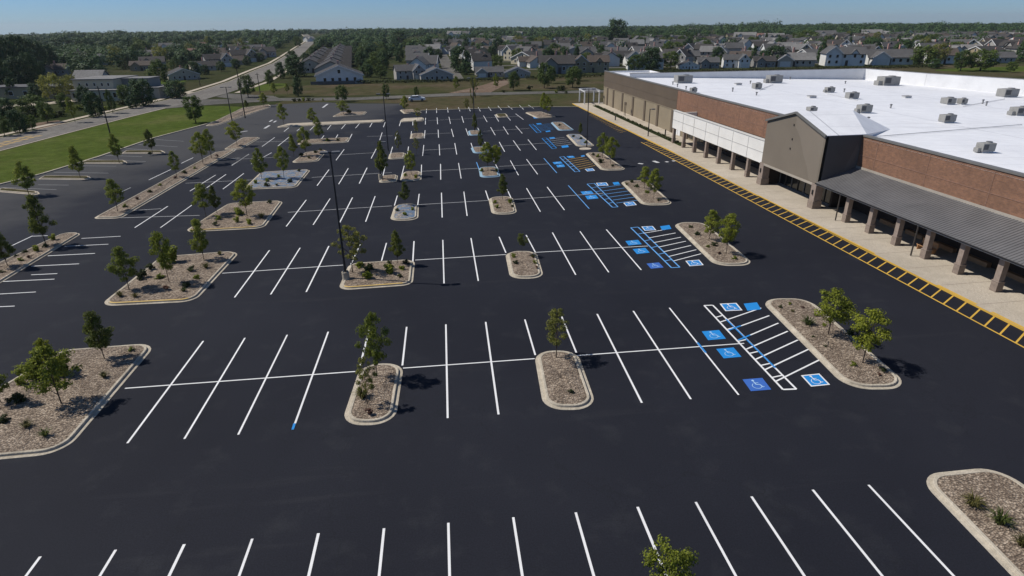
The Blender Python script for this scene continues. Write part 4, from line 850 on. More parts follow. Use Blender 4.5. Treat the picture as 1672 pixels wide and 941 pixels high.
mb = MB()
for a, b in ((far0, BACK_R), (BACK_R, BR2), (BR2, BR3), (BR3, BR4), (BR4, BR5)):
    d = Vector((b[0]-a[0], b[1]-a[1])).normalized(); n = Vector((d.y, -d.x))*.06
    wallseg(mb, (a[0]-n.x, a[1]-n.y), (b[0]-n.x, b[1]-n.y), 8.6, 8.68, .47, 'coping_metal')
mb.build('rear_coping', store)
mb = MB(); wbox(mb, UN, 28.5, VW-.06, VW+.5, HP-.12, HP+.04, 'coping_metal'); wbox(mb, 40.5, UF+.05, VW-.06, VW+.5, HP-.12, HP+.04, 'coping_metal'); mb.build('front_coping', store)
mb = MB(); wbox(mb, UN, 28.5, VW+.4, VW+.5, 7.3, HP-.12, 'parapet_white'); wbox(mb, 40.5, UF, VW+.4, VW+.5, 7.3, HP-.12, 'parapet_white'); mb.build('front_parapet_back', store)
# left end pergola (its own thing)
pg = thing('pergola', 'white post and beam pergola at the far end of the tan store wall', 'pergola', Wd(UF-1, 1.6, .1))
for (du, dv) in ((.6, -2.6), (6.4, -2.6), (.6, 1.2), (6.4, 1.2)): mb = MB(); mb.box(dv-.14, dv+.14, du-.14, du+.14, 0, 3.0, 'parapet_white'); mb.build('post', pg)
mb = MB()
for dv in (-2.6, 1.2): mb.box(dv-.12, dv+.12, .2, 6.8, 3.0, 3.3, 'parapet_white')
mb.build('beam', pg); mb = MB()
for i in range(7): mb.box(-2.9, 1.5, .5+i*.98, .62+i*.98, 3.3, 3.42, 'parapet_white')
mb.build('rafters', pg)
# white panel canopy and its columns
mb = MB(); wbox(mb, 40.45, 70.2, -.12, .25, 2.72, 5.55, 'white_panel'); wbox(mb, 40.45, 70.2, .25, VW-.06, 3.2, 3.4, 'pipe_grey'); wbox(mb, 69.9, 70.2, .25, VW-.01, 2.72, 5.2, 'white_panel'); wbox(mb, 40.45, 69.9, .25, VW-.01, 2.75, 2.85, 'soffit')
cn = mb.build('canopy_fascia', store)
mb = MB()
for i in range(7): u = 44.6+4.27*i; wbox(mb, u-.05, u+.05, -.14, -.12, 2.72, 5.4, 'panel_joint')
wbox(mb, 40.45, 70.2, -.145, -.12, 4.05, 4.12, 'panel_joint')
mb.build('panel_joint', cn)
mb = MB(); wbox(mb, 40.45, 70.3, -.2, .32, 5.55, 5.66, 'gutter_white'); mb.build('trim', cn)
def column(u, v, h, w_=.62, mat='column_stone'):
    mb = MB(); wbox(mb, u-w_/2, u+w_/2, v, v+w_, .95, h, mat); c = mb.build('column', store)
    mb = MB(); wbox(mb, u-w_/2-.05, u+w_/2+.05, v-.05, v+w_+.05, .15, .95, 'column_base'); wbox(mb, u-w_/2-.075, u+w_/2+.075, v-.075, v+w_+.075, .95, 1.01, 'column_stone'); mb.build('plinth', c)
for i in range(7): column(44.3+4.27*i, -.02, 2.72, .44)
# shed roofed walkway
SHED = [5.46+3.62*k for k in range(-4, 6)]
for u in SHED: column(u, -.02, 2.9, .48)
mb = MB()
ue0, ue1 = -14., 28.55
za, zb = 3.12, 4.62
T = lambda u, v, z: Ws(u, v, z)
def slab(mb, pts, th, mat):
    vs_ = [T(*p) for p in pts]+[T(p[0], p[1], p[2]-th) for p in pts]; n = len(pts)
    mb.raw(vs_, [tuple(range(n)), tuple(range(2*n-1, n-1, -1))]+[(k, n+k, n+(k+1) % n, (k+1) % n) for k in range(n)], mat)
slab(mb, [(ue0, -.5, za), (ue0, VW, zb), (ue1, VW, zb), (ue1, -.5, za)], .1, 'metal_roof')
k_ = 0
while ue0+.32*k_ < ue1-.05:
    u = ue0+.32*k_; slab(mb, [(u, -.5, za+.035), (u, VW-.02, zb+.035), (u+.03, VW-.02, zb+.035), (u+.03, -.5, za+.035)], .033, 'metal_roof'); k_ += 1
sr = mb.build('shed_roof', store)
mb = MB(); wbox(mb, ue0, ue1, VW-.06, VW-.005, zb-.02, zb+.22, 'beam_trim'); mb.build('flashing', sr)
mb = MB(); slab(mb, [(ue0, -.1, za+.10), (ue0, .0, za+.14), (ue1, .0, za+.14), (ue1, -.1, za+.10)], .05, 'metal_dark'); mb.build('snow_rail', sr)
mb = MB(); wbox(mb, ue0, ue1, -.6, -.505, za-.13, za-.01, 'metal_dark'); wbox(mb, ue0, ue1, -.5, -.45, za-.2, za-.105, 'gutter_white'); mb.build('gutter', store)
mb = MB(); wbox(mb, ue0, ue1, .0, .45, 2.9, 3.04, 'gutter_white'); mb.build('beam', store)
mb = MB(); wbox(mb, ue0, ue1-.1, .46, VW-.01, 2.96, 3.02, 'shaded_wall'); mb.build('soffit', store)
for u in (12.79+.62, 23.57-.0+.55): mb = MB(); mb.tube([Ws(u, -.55, .2), Ws(u, -.55, za-.2)], [.07, .07], 'bronze', 8); mb.build('downspout', store)
for i in range(9):
    u = SHED[i]+.7; mb = MB(); wbox(mb, u, u+2.2, VW-.45, VW-.01, .15, .55, 'orange_ledge'); mb.build('ledge', store)
for i in range(7):
    u = 44.8+4.27*i; mb = MB(); wbox(mb, u+.3, u+3.3, VW-.03, VW-.003, .6, 2.6, 'glass_dark'); g = mb.build('shop_window', store)
    mb = MB(); wbox(mb, u+.22, u+3.38, VW-.06, VW-.035, .5, .6, 'bronze'); wbox(mb, u+1.76, u+1.84, VW-.06, VW-.035, .6, 2.6, 'bronze'); mb.build('frame', g)
# gabled entrance
GU0, GU1, GM = 28.6, 40.45, 34.55; EZ, AZ = 8.15, 9.85
mb = MB()
mb.poly([Ws(GU0, -.25, 2.9), Ws(GU0, -.25, EZ), Ws(GM, -.25, AZ), Ws(GU1, -.25, EZ), Ws(GU1, -.25, 2.9)], 'taupe_stucco')
mb.poly([Ws(GU0, .1, 2.9), Ws(GU1, .1, 2.9), Ws(GU1, .1, EZ), Ws(GM, .1, AZ), Ws(GU0, .1, EZ)], 'taupe_stucco')
mb.poly([Ws(GU0, -.25, 2.9), Ws(GU1, -.25, 2.9), Ws(GU1, .1, 2.9), Ws(GU0, .1, 2.9)], 'taupe_stucco')
gf = mb.build('gable_front', store)
mb = MB(); cur = [(GM, AZ-.25), (GM-.2, 8.2), (GM-1.4, 7.2), (GM-2.6, 5.4), (GM-3.6, 4.3), (GM-4.3, 3.0), (GU0+.25, 3.0), (GU0+.25, EZ-.15)]
mb.poly([Ws(u, -.256, z) for u, z in cur], 'taupe_reflection'); mb.build('lighter_patch', gf)  # reflected light painted on the gable front as a lighter shape
for z, du in ((6.7, .0), (5.6, .1), (8.3, .1)): mb = MB(); wbox(mb, GM+du, GM+du+.14, -.32, -.257, z, z+.2, 'metal_dark'); mb.build('sign_bracket', gf)
mb = MB(); wbox(mb, GU0, GU0+.35, .1, VW+.3, 2.9, EZ-.02, 'shaded_stucco'); gs = mb.build('gable_side', store)
mb = MB(); mb.poly([Ws(GU0-.006, v, z) for v, z in ((1.6, 3.9), (2.6, 4.4), (3.0, 5.6), (3.6, 7.2), (3.95, 6.6), (3.95, 4.8), (2.8, 4.0))], 'shaded_stucco_patch'); mb.build('lighter_patch', gs)  # patch a little lighter than the side wall around it
mb = MB(); wbox(mb, GU1-.35, GU1, .1, VW+.3, 2.9, EZ-.02, 'shaded_stucco'); mb.build('gable_side', store)
mb = MB()
VB, VR = VW+.35, VW+2.6
for sgn in (0, 1):
    ue = GU0-.12 if sgn == 0 else GU1+.12
    slab(mb, [(ue, -.4, EZ+.05), (GM, -.4, AZ+.05), (GM, VR, AZ+.05), (ue, VB, EZ+.05)], .06, 'roof_membrane')
    slab(mb, [(ue, VB+.01, EZ+.04), (GM, VR+.01, AZ+.04), (GM, VR+5.5, 7.5)], .05, 'roof_membrane')
    slab(mb, [(ue, VB+.01, EZ+.035), (GM, VR+5.5, 7.49), (ue+(1.2 if sgn == 0 else -1.2), VB+1.2, 7.5)], .05, 'roof_membrane')
mb.build('gable_roof', store)
mb = MB()
for ua, ub in ((GU0-.15, GM), (GM, GU1+.15)):
    zl = EZ if ua < GM else AZ; zr = AZ if ua < GM else EZ
    slab(mb, [(ua, -.48, zl+.08), (ub, -.48, zr+.08), (ub, -.28, zr+.08), (ua, -.28, zl+.08)], .24, 'coping_metal')
mb.build('gable_coping', store)
mb = MB(); wbox(mb, GU0, GU0+.85, -.32, .6, 1.0, 2.9, 'column_stone'); pl_ = mb.build('entrance_pier', store)
mb = MB(); wbox(mb, GU0-.06, GU0+.91, -.4, .68, .15, 1.0, 'column_base'); mb.build('plinth', pl_)
mb = MB(); wbox(mb, GU0+.32, GU0+.5, -.42, -.33, 1.7, 2.2, 'metal_dark'); mb.build('wall_lamp', pl_)
mb = MB(); wbox(mb, GU1-.75, GU1+.2, -.32, .6, 1.0, 2.9, 'column_stone'); pl_ = mb.build('entrance_pier', store)
mb = MB(); wbox(mb, GU1-.81, GU1+.26, -.4, .68, .15, 1.0, 'column_base'); mb.build('plinth', pl_)
mb = MB(); wbox(mb, GU1-.35, GU1-.17, -.42, -.33, 1.7, 2.2, 'metal_dark'); mb.build('wall_lamp', pl_)
mb = MB(); wbox(mb, GU0, GU1, -.3, .3, 2.9, 3.02, 'beam_trim') if False else wbox(mb, GU0+.85, GU1-.75, -.33, .12, 2.66, 2.898, 'beam_trim'); mb.build('entrance_lintel', store)
mb = MB(); wbox(mb, GU0+.4, GU1-.4, 2.3, 2.36, .15, 3.0, 'glass_dark'); gl = mb.build('entrance_glass', store)
mb = MB()
for i in range(9): u = GU0+.5+i*1.33; wbox(mb, u, u+.09, 2.2, 2.3, .15, 3.0, 'bronze' if i % 2 else 'metal_mid')
wbox(mb, GU0+.4, GU1-.4, 2.22, 2.295, 2.2, 2.3, 'bronze'); wbox(mb, GU0+.4, GU1-.4, 2.22, 2.295, .15, .3, 'metal_mid'); mb.build('door_frame', gl)
mb = MB(); wbox(mb, GU0+.36, GU1-.36, .12, 2.3, 2.98, 3.06, 'shaded_wall'); mb.build('entrance_ceiling', store)
mb = MB(); wbox(mb, GU1-.36, GU1-.02, .6, VW-.01, .15, 2.9, 'shaded_wall'); wbox(mb, GU0+.02, GU0+.36, 1.9, VW-.01, .15, 2.9, 'shaded_wall'); mb.build('vestibule_wall', store)
# sidewalk along the store: structure with kerb
mb = MB()
def wpoly(mb, pts, mat): mb.poly([Wd(*p) for p in pts], mat)
us = [-46, 3, 35, 62, 85, 112, 128]; vk = [-3.45, -3.38, -3.2, -2.95, -3.1, -3.45, -3.6]
for i in range(len(us)-1):
    a, b = us[i], us[i+1]; va, vb = vk[i], vk[i+1]
    wpoly(mb, [(a, va+.15, .15), (a, 6, .15), (b, 6, .15), (b, vb+.15, .15)], 'concrete')
    wpoly(mb, [(a, va, .151), (a, va+.15, .15), (b, vb+.15, .15), (b, vb, .151)], 'paint_yellow' if a > 35 else 'concrete')
    wpoly(mb, [(a, va, -.01), (a, va, .151), (b, vb, .151), (b, vb, -.01)], 'paint_yellow')
wpoly(mb, [(128, -3.6, -.01), (128, -3.6, .15), (128, 6, .15), (128, 6, -.01)], 'concrete')
u = -44
while u < 116:                                             # control joints
    wpoly(mb, [(u, -3.0, .154), (u, VW, .154), (u+.05, VW, .154), (u+.05, -3.0, .154)], 'column_stone'); u += 3.65
structure(mb, 'store_sidewalk')
mb = MB()
for (ua, ub) in ((-46, 2.2), (3.5, 7.2), (14.5, 35.2)): wpoly(mb, [(ua, -3.36, .156), (ua, -3.12, .156), (ub, -3.12, .156), (ub, -3.36, .156)], 'paint_yellow')
structure(mb, 'kerb_paint')
mb = MB()
vo = lambda u: -5.35+.009*u
wpoly(mb, [(-46, vo(-46)-.07, ZP), (72.5, vo(72.5)-.07, ZP), (72.5, vo(72.5)+.07, ZP), (-46, vo(-46)+.07, ZP)], 'paint_yellow')
u = -44.6
while u < 72:
    wpoly(mb, [(u, vo(u)+.07, ZP+.003), (u+1.15, -3.42 if u < 20 else -3.2, ZP+.003), (u+1.29, -3.42 if u < 20 else -3.2, ZP+.003), (u+.14, vo(u)+.07, ZP+.003)], 'paint_yellow'); u += 1.22
u = 83
while u < 108:
    wpoly(mb, [(u, -5.2+.02*(u-83), ZP+.003), (u+1.3, -3.5, ZP+.003), (u+1.4, -3.5, ZP+.003), (u+.12, -5.2+.02*(u-83), ZP+.003)], 'paint_yellow'); u += 1.5
o = structure(mb, 'fire_lane_markings')
# planted strip by the tan wall
pb = thing('planting_bed', 'long narrow dark planting bed along the tan store wall', 'planting bed', Wd(89, .7, .15), math.atan(SL_))
mb = MB(); mb.box(-.55, .55, -22, 33, 0, .1, 'bed_soil'); mb.build('soil', pb)
r_ = random.Random(5); mb = leaf_quads([((r_.uniform(-.4, .4), -21.5+i*.3, .2), .25, 22) for i in range(180)], .16, 'shrub_dark', r_); mb.build('ground_cover', pb)
# bench under the shed roof
p = Wd(14.2, 1.6, .15); bn = thing('bench', 'orange brown wooden bench between columns under the grey shed roof', 'bench', p, math.atan(SL_))
mb = MB(); mb.box(-.3, .3, -.9, .9, .42, .5, 'orange_ledge'); mb.build('seat', bn); mb = MB(); mb.box(.26, .34, -.9, .9, .5, 1.0, 'orange_ledge'); mb.build('backrest', bn)
for s in (-.8, .72): mb = MB(); mb.box(-.28, .3, s, s+.08, 0, .42, 'orange_ledge'); mb.build('leg', bn)
# bollards at the far walk
for i, u in enumerate((97.5, 78.0, 74.2)):
    p = Wd(u, -1.6 if i == 0 else 1.9, .15); mb = MB(); mb.tube([(0, 0, 0), (0, 0, .9), (0, 0, 1.0)], [.12, .12, .07], 'metal_dark', 10); o = mb.build('bollard'); o.location = p
    tag(o, ['dark bollard on the pale sidewalk by the planting bed', 'dark bollard before the white service door of the store', 'dark bollard at the near end of the planting bed'][i], 'bollard')
p = Wd(104, 2.6, .15); sg = thing('wall_sign_post', 'brown sign post standing before the far tan store wall', 'sign', p, math.atan(SL_))
mb = MB(); mb.box(-.05, .05, -.45, -.37, 0, 2.4, 'pilaster_brown'); mb.build('post', sg); mb = MB(); mb.box(-.05, .05, .37, .45, 0, 2.4, 'pilaster_brown'); mb.build('post', sg)
mb = MB(); mb.box(-.08, .08, -.55, .55, 2.2, 2.9, 'pilaster_brown', None, .05); mb.build('panel', sg)

# ------------------------------------------------------------------ rooftop units
def roof_at(px, py):
    z = 7.2
    for _ in range(6):
        p = G(px, py, z); z = roof_z(p.x-X0, p.y)
    p.z = z; return p
def rooftop_unit(px, py, wpx, hpx, lab, style=0):
    p = roof_at(px, py); s = px_scale(p.x, p.y, p.z); W_ = wpx/s*.86; H = max(.5, hpx/s*.92); D = W_*(.6 if style != 2 else .9); p.y += D*.35
    root = thing('rooftop_unit', lab, 'roof unit', p, math.atan(SL_)+R(2), 'air handling units on the white roof')
    mb = MB(); mb.box(-W_/2+.08, W_/2-.08, -D/2+.06, D/2-.06, -.12, .16, 'unit_base'); mb.build('curb', root)
    mb = MB(); mb.box(-W_/2, W_/2, -D/2, D/2, .16, H, 'unit_casing', None, .03); c = mb.build('casing', root)
    mb = MB(); mb.box(-W_*.44, -W_*.08, -D/2-.02, -D/2, .16+H*.2, H*.88, 'unit_grille'); mb.build('grille', root)
    if style == 0: mb = MB(); mb.box(.02*W_, W_*.45, -D/2-.025, -D/2, .16+H*.12, H*.92, 'pipe_grey'); mb.build('access_panel', root)
    mb = MB(); mb.box(W_/2, W_/2+.02, -D*.35, D*.35, .16+H*.15, H*.9, 'unit_grille'); mb.build('grille', root)
    mb = MB(); r0 = min(W_, D)*.32; mb.tube([(W_*.18, 0, H), (W_*.18, 0, H+.12)], [r0, r0], 'pipe_grey', 16); f = mb.build('fan_shroud', root)
    mb = MB(); mb.tube([(W_*.18, 0, H+.121), (W_*.18, 0, H+.125)], [r0*.85, r0*.85], 'unit_grille', 16); mb.build('fan_grille', f)
    if style == 1: mb = MB(); mb.box(-W_*.75, -W_/2, -D*.3, D*.3, .1, H*.55, 'unit_casing', None, .03); mb.build('intake_hood', root)
RU = [(1117, 136, 30, 13, 'large light unit at the far left of the white roof', 0), (1265.6, 136, 26, 13, 'large light unit near the far edge, centre of the white roof', 1), (1237, 146, 14, 10, 'small grey unit just nearer than the large centre unit', 2), (1133, 151.5, 11, 8, 'smallest grey unit near the front parapet over the brown band', 2), (1355.6, 151.5, 16, 9, 'left smaller unit of the close middle pair on the roof', 1), (1392.6, 162, 21, 11, 'dark louvred unit right of the close middle pair', 0), (1412.5, 185, 24, 14, 'grey unit with open side frame behind the entrance gable', 1), (1327, 183, 15, 8, 'low unit directly behind the entrance gable ridge', 2), (1453, 140, 34, 15, 'widest light unit in front of the far roof corner', 1), (1465.5, 127, 17, 7, 'dark topped unit by the far parapet behind the widest unit', 0), (1505.7, 133, 16, 8, 'small unit by the far right parapet', 2), (1551, 171, 19, 11, 'left unit of the twin pair on the right part of the roof', 2), (1572.6, 171, 13, 10, 'right unit of the twin pair on the right part of the roof', 2), (1548.6, 201, 25, 14, 'dark louvred unit nearer than the twin pair on the roof', 0), (1611, 250, 28, 17, 'nearest light grey unit on the white roof, above the brick wall', 1), (1648, 159, 31, 14, 'large light unit near the right frame edge, farther one', 0), (1668, 189, 30, 14, 'unit cut by the right frame edge, nearer one', 1)]
for u in RU: rooftop_unit(*u)
VN = [(1417, 198), (1400, 194), (1235, 156), (1196, 150), (1098.5, 138), (1106, 142), (1120, 146), (1343, 125), (1335, 124), (1435.5, 123.5), (1599.5, 140), (1630, 139), (1535, 136), (1604, 170), (1610, 173), (1378, 151), (1311, 128), (1225, 137), (1290, 130), (1380, 137), (1454, 177)]
for i, (px, py) in enumerate(sorted(VN)):
    p = roof_at(px, py); root = thing('roof_vent', f'small grey vent pipe on the white roof, {ORD[i]} vent from the left', 'roof vent', p, 0, 'small vents on the white roof')
    mb = MB(); h_ = rng.uniform(.35, .6); mb.tube([(0, 0, -.1), (0, 0, h_)], [.12, .11], 'pipe_grey', 10); mb.build('pipe', root)
    mb = MB(); mb.tube([(0, 0, h_), (0, 0, h_+.08), (0, 0, h_+.15)], [.2, .2, .05], 'metal_mid', 10); mb.build('cap', root)

for i, (px, py, lab) in enumerate(((1205, 139, 'low grey hatch box on the white roof near the far brown wall'), (1480, 160, 'low grey hatch box on the white roof between larger units'), (1325, 160, 'low grey hatch box on the white roof behind the entrance gable'))):
    p = roof_at(px, py); o = thing('roof_hatch', lab, 'roof hatch', p, math.atan(SL_)); mb = MB(); mb.box(-.6, .6, -.45, .45, -.1, .3, 'unit_base'); mb.build('frame', o)
    mb = MB(); mb.box(-.65, .65, -.5, .5, .3, .38, 'pipe_grey', None, .02); mb.build('lid', o)
for (qa, qb, lab) in (((1400, 165), (1350, 154), 'thin grey conduit joining the middle pair of units'), ((1416, 226), (1668, 205), 'long thin grey conduit crossing the near part of roof'), ((1262, 139), (1240, 148), 'short grey conduit by the large centre unit'), ((1572, 175), (1640, 163), 'grey conduit running right from the twin units')):
    a, b = roof_at(*qa), roof_at(*qb); mb = MB(); mb.tube([(0, 0, .12), tuple((b-a)*.5+Vector((0, 0, .12))), tuple(b-a+Vector((0, 0, .12)))], [.045]*3, 'unit_base', 6); o = mb.build('conduit'); o.location = a; tag(o, lab, 'conduit', 'conduits on the white roof')
# ------------------------------------------------------------------ white car on the far road
p = G(681, 165.5); car = thing('parked_car', 'white car on the far crossing road beyond the parking lot', 'car', p, R(2))
prof = [(-2.25, .35), (-2.3, .75), (-2.2, 1.0), (-1.75, 1.08), (-1.15, 1.46), (.35, 1.5), (1.1, 1.08), (2.05, .92), (2.28, .7), (2.25, .35)]
mb = MB(); n = len(prof)
ring = lambda y, s: [(x*s, y, z if z < 1.1 else z) for x, z in prof]
secs = [(-.86, .97), (-.9, 1.), (.9, 1.), (.86, .97)]
def tumble(x, z, y): return (x, y*(1-.16*max(0, z-1.0)/.5), z)
vs_ = [tumble(x*s, z, y) for y, s in secs for x, z in prof]
mb.raw(vs_, [(i*n+k, i*n+(k+1) % n, (i+1)*n+(k+1) % n, (i+1)*n+k) for i in range(3) for k in range(n)]+[tuple(range(n))[::-1], tuple(3*n+k for k in range(n))], 'car_white'); mb.build('body', car)
for s in (-1, 1):
    mb = MB(); mb.poly([(-1.55, s*.885, 1.12), (-1.1, s*.80, 1.40), (.3, s*.79, 1.43), (.85, s*.885, 1.12)][::s], 'glass_dark'); mb.build('side_window', car)
    for x in (-1.4, 1.4):
        mb = MB(); mb.tube([(x, s*.72, .33), (x, s*.93, .33)], [.34, .34], 'tyre', 14); wh = mb.build('wheel', car); mb = MB(); mb.tube([(x, s*.93, .33), (x, s*.945, .33)], [.2, .19], 'metal_mid', 12); mb.build('rim', wh)
mb = MB(); mb.poly([(.42, -.75, 1.49), (1.08, -.82, 1.11), (1.08, .82, 1.11), (.42, .75, 1.49)], 'glass_dark'); 
for v_ in range(len(mb.v)): mb.v[v_] = (mb.v[v_][0]+.03, mb.v[v_][1], mb.v[v_][2]+.02)
mb.build('windscreen', car)
mb = MB(); mb.poly([(-1.2, -.75, 1.46), (-1.2, .75, 1.46), (-1.74, .8, 1.11), (-1.74, -.8, 1.11)], 'glass_dark')
for v_ in range(len(mb.v)): mb.v[v_] = (mb.v[v_][0]-.03, mb.v[v_][1], mb.v[v_][2]+.02)
mb.build('rear_window', car)
for s in (-.7, .7): mb = MB(); mb.box(-2.32, -2.26, s-.14, s+.14, .72, .86, 'car_lamp'); mb.build('tail_lamp', car)

# ------------------------------------------------------------------ houses
def gable_roof(mb, x0, x1, y0, y1, ze, zr, axis, mat, ov=.45, th=.16):
    if axis == 'x':
        ym = (y0+y1)/2; k = (zr-ze)/((y1-y0)/2)
        for s, ya in ((-1, y0-ov), (1, y1+ov)):
            zb = ze-k*ov; P = [(x0-ov, ya, zb), (x1+ov, ya, zb), (x1+ov, ym, zr), (x0-ov, ym, zr)]
            vs_ = P+[(x, y, z+th) for x, y, z in P]; mb.raw(vs_, [(0, 1, 2, 3), (4, 5, 6, 7), (0, 1, 5, 4), (1, 2, 6, 5), (2, 3, 7, 6), (3, 0, 4, 7)], mat)
    else:
        xm = (x0+x1)/2; k = (zr-ze)/((x1-x0)/2)
        for xa in (x0-ov, x1+ov):
            zb = ze-k*ov; P = [(xa, y0-ov, zb), (xa, y1+ov, zb), (xm, y1+ov, zr), (xm, y0-ov, zr)]
            vs_ = P+[(x, y, z+th) for x, y, z in P]; mb.raw(vs_, [(0, 1, 2, 3), (4, 5, 6, 7), (0, 1, 5, 4), (1, 2, 6, 5), (2, 3, 7, 6), (3, 0, 4, 7)], mat)
def gable_body(mb, x0, x1, y0, y1, ze, zr, axis, mat):
    if axis == 'x':
        ym = (y0+y1)/2; A = [(x0, y0, -.1), (x0, y1, -.1), (x0, y1, ze), (x0, ym, zr), (x0, y0, ze)]; B = [(x1, y, z) for _, y, z in A]
    else:
        xm = (x0+x1)/2; A = [(x0, y0, -.1), (x1, y0, -.1), (x1, y0, ze), (xm, y0, zr), (x0, y0, ze)]; B = [(x, y1, z) for x, _, z in A]
    mb.raw(A+B, [(0, 1, 2, 3, 4), (9, 8, 7, 6, 5)]+[(k, 5+k, 5+(k+1) % 5, (k+1) % 5) for k in range(5)], mat)
def window(root, x, z, y, w_=1.1, h=1.35, side=None):
    mb = MB()
    if side is None: mb.box(x-w_/2, x+w_/2, y-.06, y+.02, z, z+h, 'trim_white')
    else: mb.box(side-.06, side+.06, x-w_/2, x+w_/2, z, z+h, 'trim_white')
    wnd = mb.build('window', root); mb = MB()
    if side is None: mb.box(x-w_/2+.1, x+w_/2-.1, y-.08, y-.06, z+.1, z+h-.1, 'glass_dark')
    else: mb.box(side-.075, side+.075, x-w_/2+.1, x+w_/2-.1, z+.1, z+h-.1, 'glass_dark')
    mb.build('pane', wnd)
def make_house(kind, wall, roof, detail=True):
    root = bpy.data.objects.new('house', None); COL.objects.link(root)
    S = 'siding_'+wall; Rf = 'shingle_'+roof; mb = MB(); rb = MB(); tb = MB()
    if kind == 'two_storey':                    # gable end to the camera on the left, wing with a cross gable on the right
        gable_body(mb, -7.5, -1.5, -4.5, 4.5, 4.9, 7.4, 'y', S); gable_roof(rb, -7.5, -1.5, -4.5, 4.5, 4.95, 7.45, 'y', Rf)
        gable_body(mb, -1.5, 8, -3.2, 4.0, 4.6, 7.0, 'x', S); gable_roof(rb, -1.4, 8, -3.2, 4.0, 4.65, 7.05, 'x', Rf)
        gable_body(mb, 2.4, 5, -3.4, 0, 4.8, 6.2, 'y', S); gable_roof(rb, 2.4, 5, -3.4, .2, 4.85, 6.25, 'y', Rf, .3)
        wins = [(-6, 3.1, -4.5), (-3.2, 3.1, -4.5), (-6, .9, -4.5), (-3.2, .9, -4.5), (0, 3.0, -3.2), (3.7, 3.1, -3.4), (6.6, 3., -3.2), (6.4, .9, -3.2)]; door = (1, -3.2); gar = None
    elif kind == 'gable_front':                 # one and a half storeys, gable to the camera, long body behind
        gable_body(mb, -8, 8, -6, 8, 2.9, 6.0, 'y', S); gable_roof(rb, -8, 8, -6, 8, 2.95, 6.1, 'y', Rf)
        wins = [(-5, .9, -6), (-2.4, .9, -6), (2.5, .9, -6), (5.2, .9, -6), (0, 3.5, -6)]; door = (0, -6); gar = None
    elif kind == 'ranch':                       # long low house with a projecting gabled garage
        gable_body(mb, -8, 8, -3.5, 4.5, 2.7, 5.2, 'x', S); gable_roof(rb, -8, 8, -3.5, 4.5, 2.75, 5.25, 'x', Rf)
        gable_body(mb, -7.5, -1.5, -7, 0, 2.7, 4.7, 'y', S); gable_roof(rb, -7.5, -1.5, -7, .5, 2.75, 4.75, 'y', Rf)
        wins = [(1, .9, -3.5), (3.4, .9, -3.5), (6, .9, -3.5)]; door = (-.4, -3.5); gar = (-4.5, -7)
    elif kind == 'cross':                       # two storeys, big gable on the right
        gable_body(mb, -7, 5, -3, 4, 4.4, 6.9, 'x', S); gable_roof(rb, -7, 5, -3, 4, 4.45, 6.95, 'x', Rf)
        gable_body(mb, 1, 7, -5.5, 3, 4.4, 7.2, 'y', S); gable_roof(rb, 1, 7, -5.5, 3, 4.45, 7.25, 'y', Rf)
        wins = [(-5, 2.9, -3), (-2.2, 2.9, -3), (-5, .8, -3), (2.6, 3.1, -5.5), (5.4, 3.1, -5.5), (4, 5.2, -5.5)]; door = (-1.5, -3); gar = (4, -5.5)
    elif kind == 'simple':
        gable_body(mb, -6, 6, -4, 4, 3.4, 5.8, 'x', S); gable_roof(rb, -6, 6, -4, 4, 3.45, 5.85, 'x', Rf)
        gable_body(mb, -4.5, 0, -5.4, -1, 3.4, 5.2, 'y', S); gable_roof(rb, -4.5, 0, -5.4, -.5, 3.45, 5.25, 'y', Rf)
        wins = [(-2.2, 1.1, -5.4), (2.4, 1.1, -4), (4.6, 1.1, -4)]; door = (1, -4); gar = None
    else:                                       # row of attached dwellings with its gable end to the camera
        gable_body(mb, -6, 6, -13, 13, 3.6, 6.2, 'y', S); gable_roof(rb, -6, 6, -13, 13, 3.65, 6.3, 'y', Rf)
        for k in range(3): gable_body(mb, 3, 7.4, -10+8*k, -6+8*k, 3.2, 5, 'x', S); gable_roof(rb, 2, 7.4, -10+8*k, -6+8*k, 3.25, 5.1, 'x', Rf, .3)
        wins = [(-3.4, .9, -13), (-1, .9, -13), (3, .9, -13), (0, 3.2, -13)]; door = (1.2, -13); gar = None
    mb.build('wall', root); ro = rb.build('roof', root)
    if detail:
        for x, z, y in wins: window(root, x, z, y)
        d = MB(); d.box(door[0]-.5, door[0]+.5, door[1]-.07, door[1]+.02, 0, 2.1, 'door_dark'); d.build('door', root)
        if gar: d = MB(); d.box(gar[0]-2.1, gar[0]+2.1, gar[1]-.06, gar[1]+.02, 0, 2.2, 'garage_white'); d.build('garage_door', root)
        d = MB(); d.box(-.35, .35, 1.4, 2.1, 4.5, 7.4, 'siding_rose'); d.build('chimney', ro)
        if kind in ('two_storey', 'cross', 'gable_front', 'ranch'):                    # white rake boards on the front gable
            g_ = {'two_storey': (-7.5, -1.5, -4.5, 4.9, 7.4), 'cross': (1, 7, -5.5, 4.4, 7.2), 'gable_front': (-8, 8, -6, 2.9, 6.0), 'ranch': (-7.5, -1.5, -7, 2.7, 4.7)}[kind]
            d = MB(); xm = (g_[0]+g_[1])/2; k = (g_[4]-g_[3])/((g_[1]-g_[0])/2)
            for xa in (g_[0]-.45, g_[1]+.45):
                zb = g_[3]-k*.45; d.raw([(xa, y, z) for y in (g_[2]-.55, g_[2]-.47) for z in (zb-.1, zb+.25)]+[(xm, y, z) for y in (g_[2]-.55, g_[2]-.47) for z in (g_[4]-.1, g_[4]+.25)], [(0, 1, 5, 4), (2, 3, 7, 6), (1, 3, 7, 5), (0, 2, 6, 4), (0, 1, 3, 2), (4, 5, 7, 6)], 'trim_white')
            d.build('rake_board', ro)
    return root
